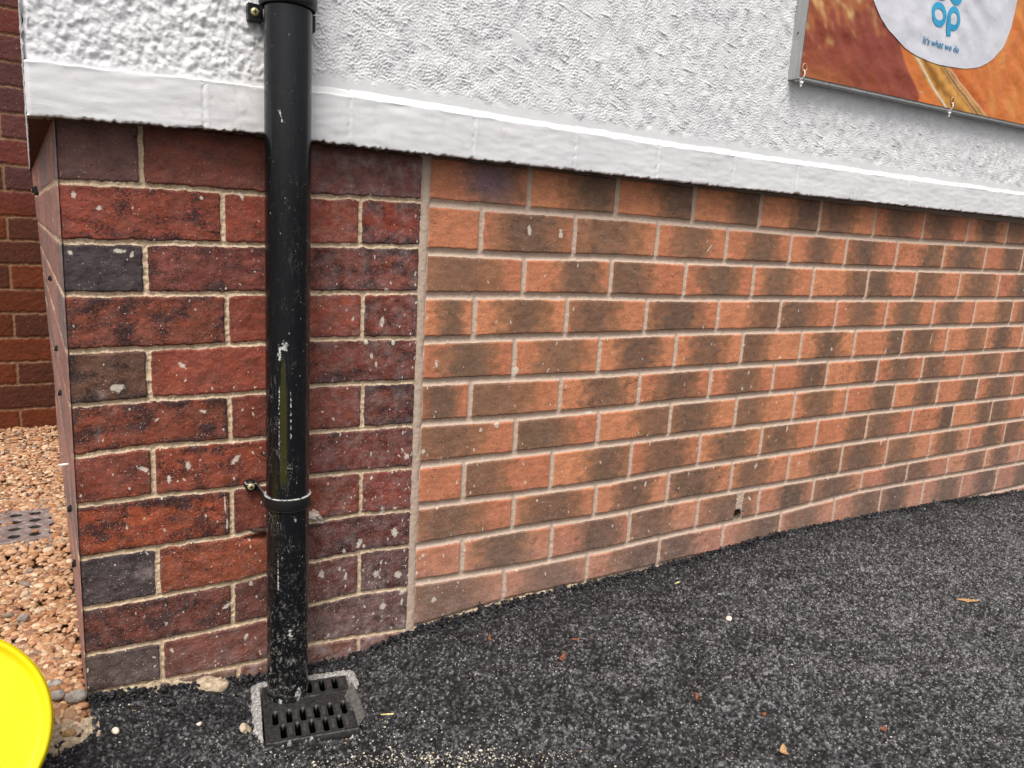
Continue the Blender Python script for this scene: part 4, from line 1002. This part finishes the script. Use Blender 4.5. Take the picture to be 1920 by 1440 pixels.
# ------------------------------------------------------------------ yellow bucket lying at the lower left
def bucket():
    base = Vector((-.7281, -.2449, -.7564)); camd = (Vector((-.58, -1.256, -.129))-base).normalized()
    t = thing('bucket', (-.74, -.15, -.91), 'bright yellow plastic bucket at the lower left, its round base facing out', 'bucket')
    R_ = .124
    Mx = camd.to_track_quat('Z', 'Y').to_matrix(); bm = bmesh.new()
    lathe(bm, [(.0001, -.0065), (R_*.3, -.0063), (R_*.6, -.0052), (R_*.85, -.0040), (R_-.014, -.0038), (R_-.0095, -.0028), (R_-.0075, .0005), (R_-.0045, .0022), (R_-.0015, .0012), (R_, -.0025), (R_+.0004, -.012), (R_+.006, -.10)], base, seg=160, M=Mx)
    bm_obj('bucket_shell', bm, M['yellow'], t, True)
    bm = bmesh.new(); lathe(bm, [(R_+.005, -.095), (R_+.011, -.097), (R_+.011, -.110), (R_+.004, -.112), (R_-.002, -.105)], base, seg=160, M=Mx); bm_obj('bucket_rim', bm, M['yellow'], t, True)
bucket()

# ------------------------------------------------------------------ clips on the return wall
def clips():
    rs = random.Random(3)
    lab = ['black cable clip high on the return wall under the white ledge', 'black cable clip second from the top on the return wall', 'black cable clip third from the top on the return wall', 'black cable clip in the middle of the return wall',
           'black cable clip beside the drain cover on the return wall', 'lowest black cable clip on the return wall above the gravel']
    hs_ = [(-.085, 1.15), (-.27, .55), (-.40, .45), (-.48, .40), (-.665, .25), (-.73, .15)]
    for (z, y), l in zip(hs_, lab):
        xw = X0-(.021+.038*max(0, min(1, z+.7)))*y/DB-.003
        k = 2.2 if z > -.1 else 1.0
        bm = bmesh.new(); add_box(bm, xw-.006*k, xw+.002, y-.005, y+.005, z-.0035*k, z+.0035*k); add_box(bm, xw-.0035*k, xw+.002, y+.0045, y+.011, z-.006*k, z+.005*k)
        t = thing('cable_clip', (xw, y, z), l, 'clip', 'black cable clips on the return wall'); bm_obj('clip_body', bm, M['black'], t, False, .0008)
        bm = bmesh.new(); lathe(bm, [(.0001, 0), (.0022, .0002), (.0022, .0015)], (xw-.006*k-.001, y, z), seg=10, M=Matrix.Rotation(rad(90), 3, 'Y')); bm_obj('clip_nail', bm, M['screw'], t, True)
    z, y = -.588, .28; xw = X0-.024*y/DB-.002; bm = bmesh.new(); tube(bm, [(xw+.004, y, z), (xw-.004, y, z), (xw-.016, y+.002, z-.001)], .0026, 10)
    tag(bm_obj('pipe_stub', bm, M['white_plastic'], None, True), 'short white plastic tube end sticking out of the return wall', 'tube end')
clips()

# ------------------------------------------------------------------ loose stones, leaves and twigs
def gz(x, y): return float(ground_z(np.array([x]), np.array([y]))[0])
def flake(name, x, y, L_, W_, ang, mat, label, cat, seed, group=None, curl=.25):
    rs = random.Random(seed); bm = bmesh.new(); n = 9; top = []; bot = []
    for i in range(n):
        u = i/(n-1)*2-1; w_ = W_*(1-abs(u)**1.6)*(.55+.75*rs.random())*.5+.0004; z = L_*curl*(u*u-.3)*(.4+.3*rs.random())+.0045
        a = (u*L_/2+rs.uniform(-.06, .06)*L_, w_, z); b = (u*L_/2, -w_*rs.uniform(.4, 1.2), z+rs.uniform(-.001, .0015)); m_ = (u*L_/2, 0, z-.0012)
        top.append([Vector(p) for p in (a, m_, b)])
    R_ = Matrix.Rotation(ang, 3, 'Z'); o0 = Vector((x, y, gz(x, y)))
    v = [[bm.verts.new(R_ @ p+o0) for p in r] for r in top]; v2 = [[bm.verts.new(R_ @ p+o0-Vector((0, 0, .0007))) for p in r] for r in top]
    for i in range(n-1):
        for j in range(2): bm.faces.new((v[i][j], v[i+1][j], v[i+1][j+1], v[i][j+1])); bm.faces.new((v2[i][j+1], v2[i+1][j+1], v2[i+1][j], v2[i][j]))
        for j in (0, 2): bm.faces.new((v[i][j], v2[i][j], v2[i+1][j], v[i+1][j]))
    o = bm_obj(name, bm, mat, None, False)
    return tag(o, label, cat, group)
G1 = 'dry leaves and twigs on the asphalt'
flake('twig', .1205, -.1125, .030, .007, 1.15, M['rust'], 'straight reddish brown twig on the asphalt nearest the wall joint', 'twig', 1, G1)
flake('dry_leaf', .2087, -.2316, .030, .010, .55, M['rust'], 'crumpled orange brown leaf in the middle of the asphalt', 'leaf', 2, G1, .5)
flake('dry_leaf', .2707, -.1911, .020, .007, -.3, M['rust'], 'small thin orange leaf just behind the crumpled brown leaf', 'leaf', 3, G1)
flake('dry_leaf', 1.2384, -.4463, .058, .016, -.55, M['tan'], 'largest tan leaf lying on the asphalt at the right', 'leaf', 4, G1, .08)
flake('twig', -.1333, -.2145, .026, .0042, -.35, M['straw'], 'pale straw coloured twig to the right of the gully grate', 'twig', 5, G1, .1)
flake('dry_leaf', .3842, -.6039, .026, .013, .9, M['tan'], 'yellowish tan leaf at the bottom edge of the asphalt', 'leaf', 6, G1, .4)
flake('dry_leaf', .432, -.5227, .012, .008, .2, M['rust'], 'tiny orange leaf scrap near the bottom of the asphalt', 'leaf', 7, G1, .3)
flake('dry_leaf', .5862, -.6450, .014, .010, .6, M['rust'], 'small rusty leaf scrap low on the asphalt toward the right', 'leaf', 8, G1, .3)
flake('dry_leaf', .3630, -.4350, .020, .011, 1.3, M['rust'], 'orange leaf scrap above the yellowish leaf near the bottom', 'leaf', 9, G1, .4)
flake('twig', .640, -.09, .022, .004, .2, M['straw'], 'short straw fragment on the asphalt below the weep hole', 'twig', 10, G1, .1)
def stone(x, y, r, mat, label, seed, z=None, name='stone', cat='stone', group=None):
    o = rock_cloud(name, [(x, y, (gz(x, y) if z is None else z)+r*.35)], [r], .6, np.array([[.5, .5, .5]]), mat, seed, 3, None, .12); return tag(o, label, cat, group)
stone(.63, -.2602, .0072, M['pale_stone'], 'white pebble alone on the asphalt right of centre', 1, name='pebble', cat='pebble')
stone(-.4146, -.1196, .0042, M['pale_stone'], 'small cream pebble on the asphalt left of the gully', 3, name='pebble', cat='pebble')
stone(-.590, -.0900, .0095, M['peach'] if 'peach' in M else M['tan'], 'flat tan pebble on the mortar edging', 4, z=-.897, name='pebble', cat='pebble')
stone(-.5305, -.1076, .0062, M['pale_stone'], 'cream pebble at the edge of the asphalt below the brick corner', 5, name='pebble', cat='pebble')
stone(-.580, -.005, .0135, M['stone'], 'largest grey stone on the gravel against the wall corner', 6, z=-.893, group='grey stones on the gravel')
stone(-.603, .014, .0110, M['stone'], 'middle grey stone left of the largest one on the gravel', 7, z=-.893, group='grey stones on the gravel')
stone(-.606, .050, .0085, M['stone'], 'smallest grey stone, behind the other two on the gravel', 8, z=-.893, group='grey stones on the gravel')
stone(-.655, .30, .010, M['stone'], 'grey stone by itself in the middle of the gravel', 9, z=-.889)
for x, y, r, l, sd_ in ((-.380, -.016, .017, 'biggest pale mortar lump at the foot of the red bricks left of the gully', 21), (-.357, -.018, .011, 'small pale mortar lump between the biggest lump and the gully', 22), (-.352, -.150, .010, 'pale mortar crumb on the asphalt beside the gully surround', 23)):
    o = rock_cloud('mortar_lump', [(x, y, gz(x, y)+.001)], [r], .55, np.array([[.5, .5, .5]]), M['mortar'], sd_, 3, None, .34); tag(o, l, 'mortar lump')
def grit():
    rs = RS(55); n = 500
    x = -.56+3.0*rs.rand(n)**1.5; y = -.03-1.0*rs.rand(n)
    n2 = 420; x2 = -.12+.11*rs.randn(n2); y2 = -.362-.51*(x2+.12)+.016*rs.randn(n2); n3 = 90; x3 = -.2+.10*rs.randn(n3); y3 = -.285+.03*rs.randn(n3)
    x = np.concatenate([x, x2, x3]); y = np.concatenate([y, y2, y3]); lx, ly = grate_local(x, y)
    k = (y < -.01) & (x > -.55) & ~((np.abs(lx) < .075) & (np.abs(ly) < .085)); x, y = x[k], y[k]; n = len(x)
    r = .0008+.0011*rs.rand(n)**2+.0012*(rs.rand(n) < .06); P = np.stack([x, y, ground_z(x, y)+.0025+r*.3], 1)
    pal = np.array([lin(214, 206, 184), lin(190, 184, 162), lin(176, 172, 166), lin(176, 140, 108)]); c = pal[rs.choice(4, n, p=[.4, .3, .24, .06])]
    V_, F_ = ico(1)
    global V2, F2
    a, b = V2, F2; V2, F2 = V_, F_
    rock_cloud('loose_grit', P, r, .5, c, M['pebble'], 56); V2, F2 = a, b
    # coarse asphalt chips riding up the foot of the wall and round the gully
    n = 2600; x = -.56+3.1*rs.rand(n)**1.2; y = -.004-.012*np.abs(rs.randn(n))
    n2 = 500; a_ = rs.rand(n2); x2 = -.36+.05*rs.randn(n2); y2 = -.10+.04*rs.randn(n2); x = np.concatenate([x, x2]); y = np.concatenate([y, y2])
    lx, ly = grate_local(x, y); k = ~((np.abs(lx) < .092) & (np.abs(ly) < .10)) & (y < -.002); x, y = x[k], y[k]; n = len(x)
    r = .0014+.0020*rs.rand(n); P = np.stack([x, y, ground_z(x, y)+.001+.006*rs.rand(n)*(y > -.02)], 1)
    o = rock_cloud('asphalt_chips', P, r, .6, np.repeat(lin(34, 34, 37)[None], n, 0)*(.5+3.5*rs.rand(n, 1)**3), M['pebble'], 57, kick=.25)
grit()
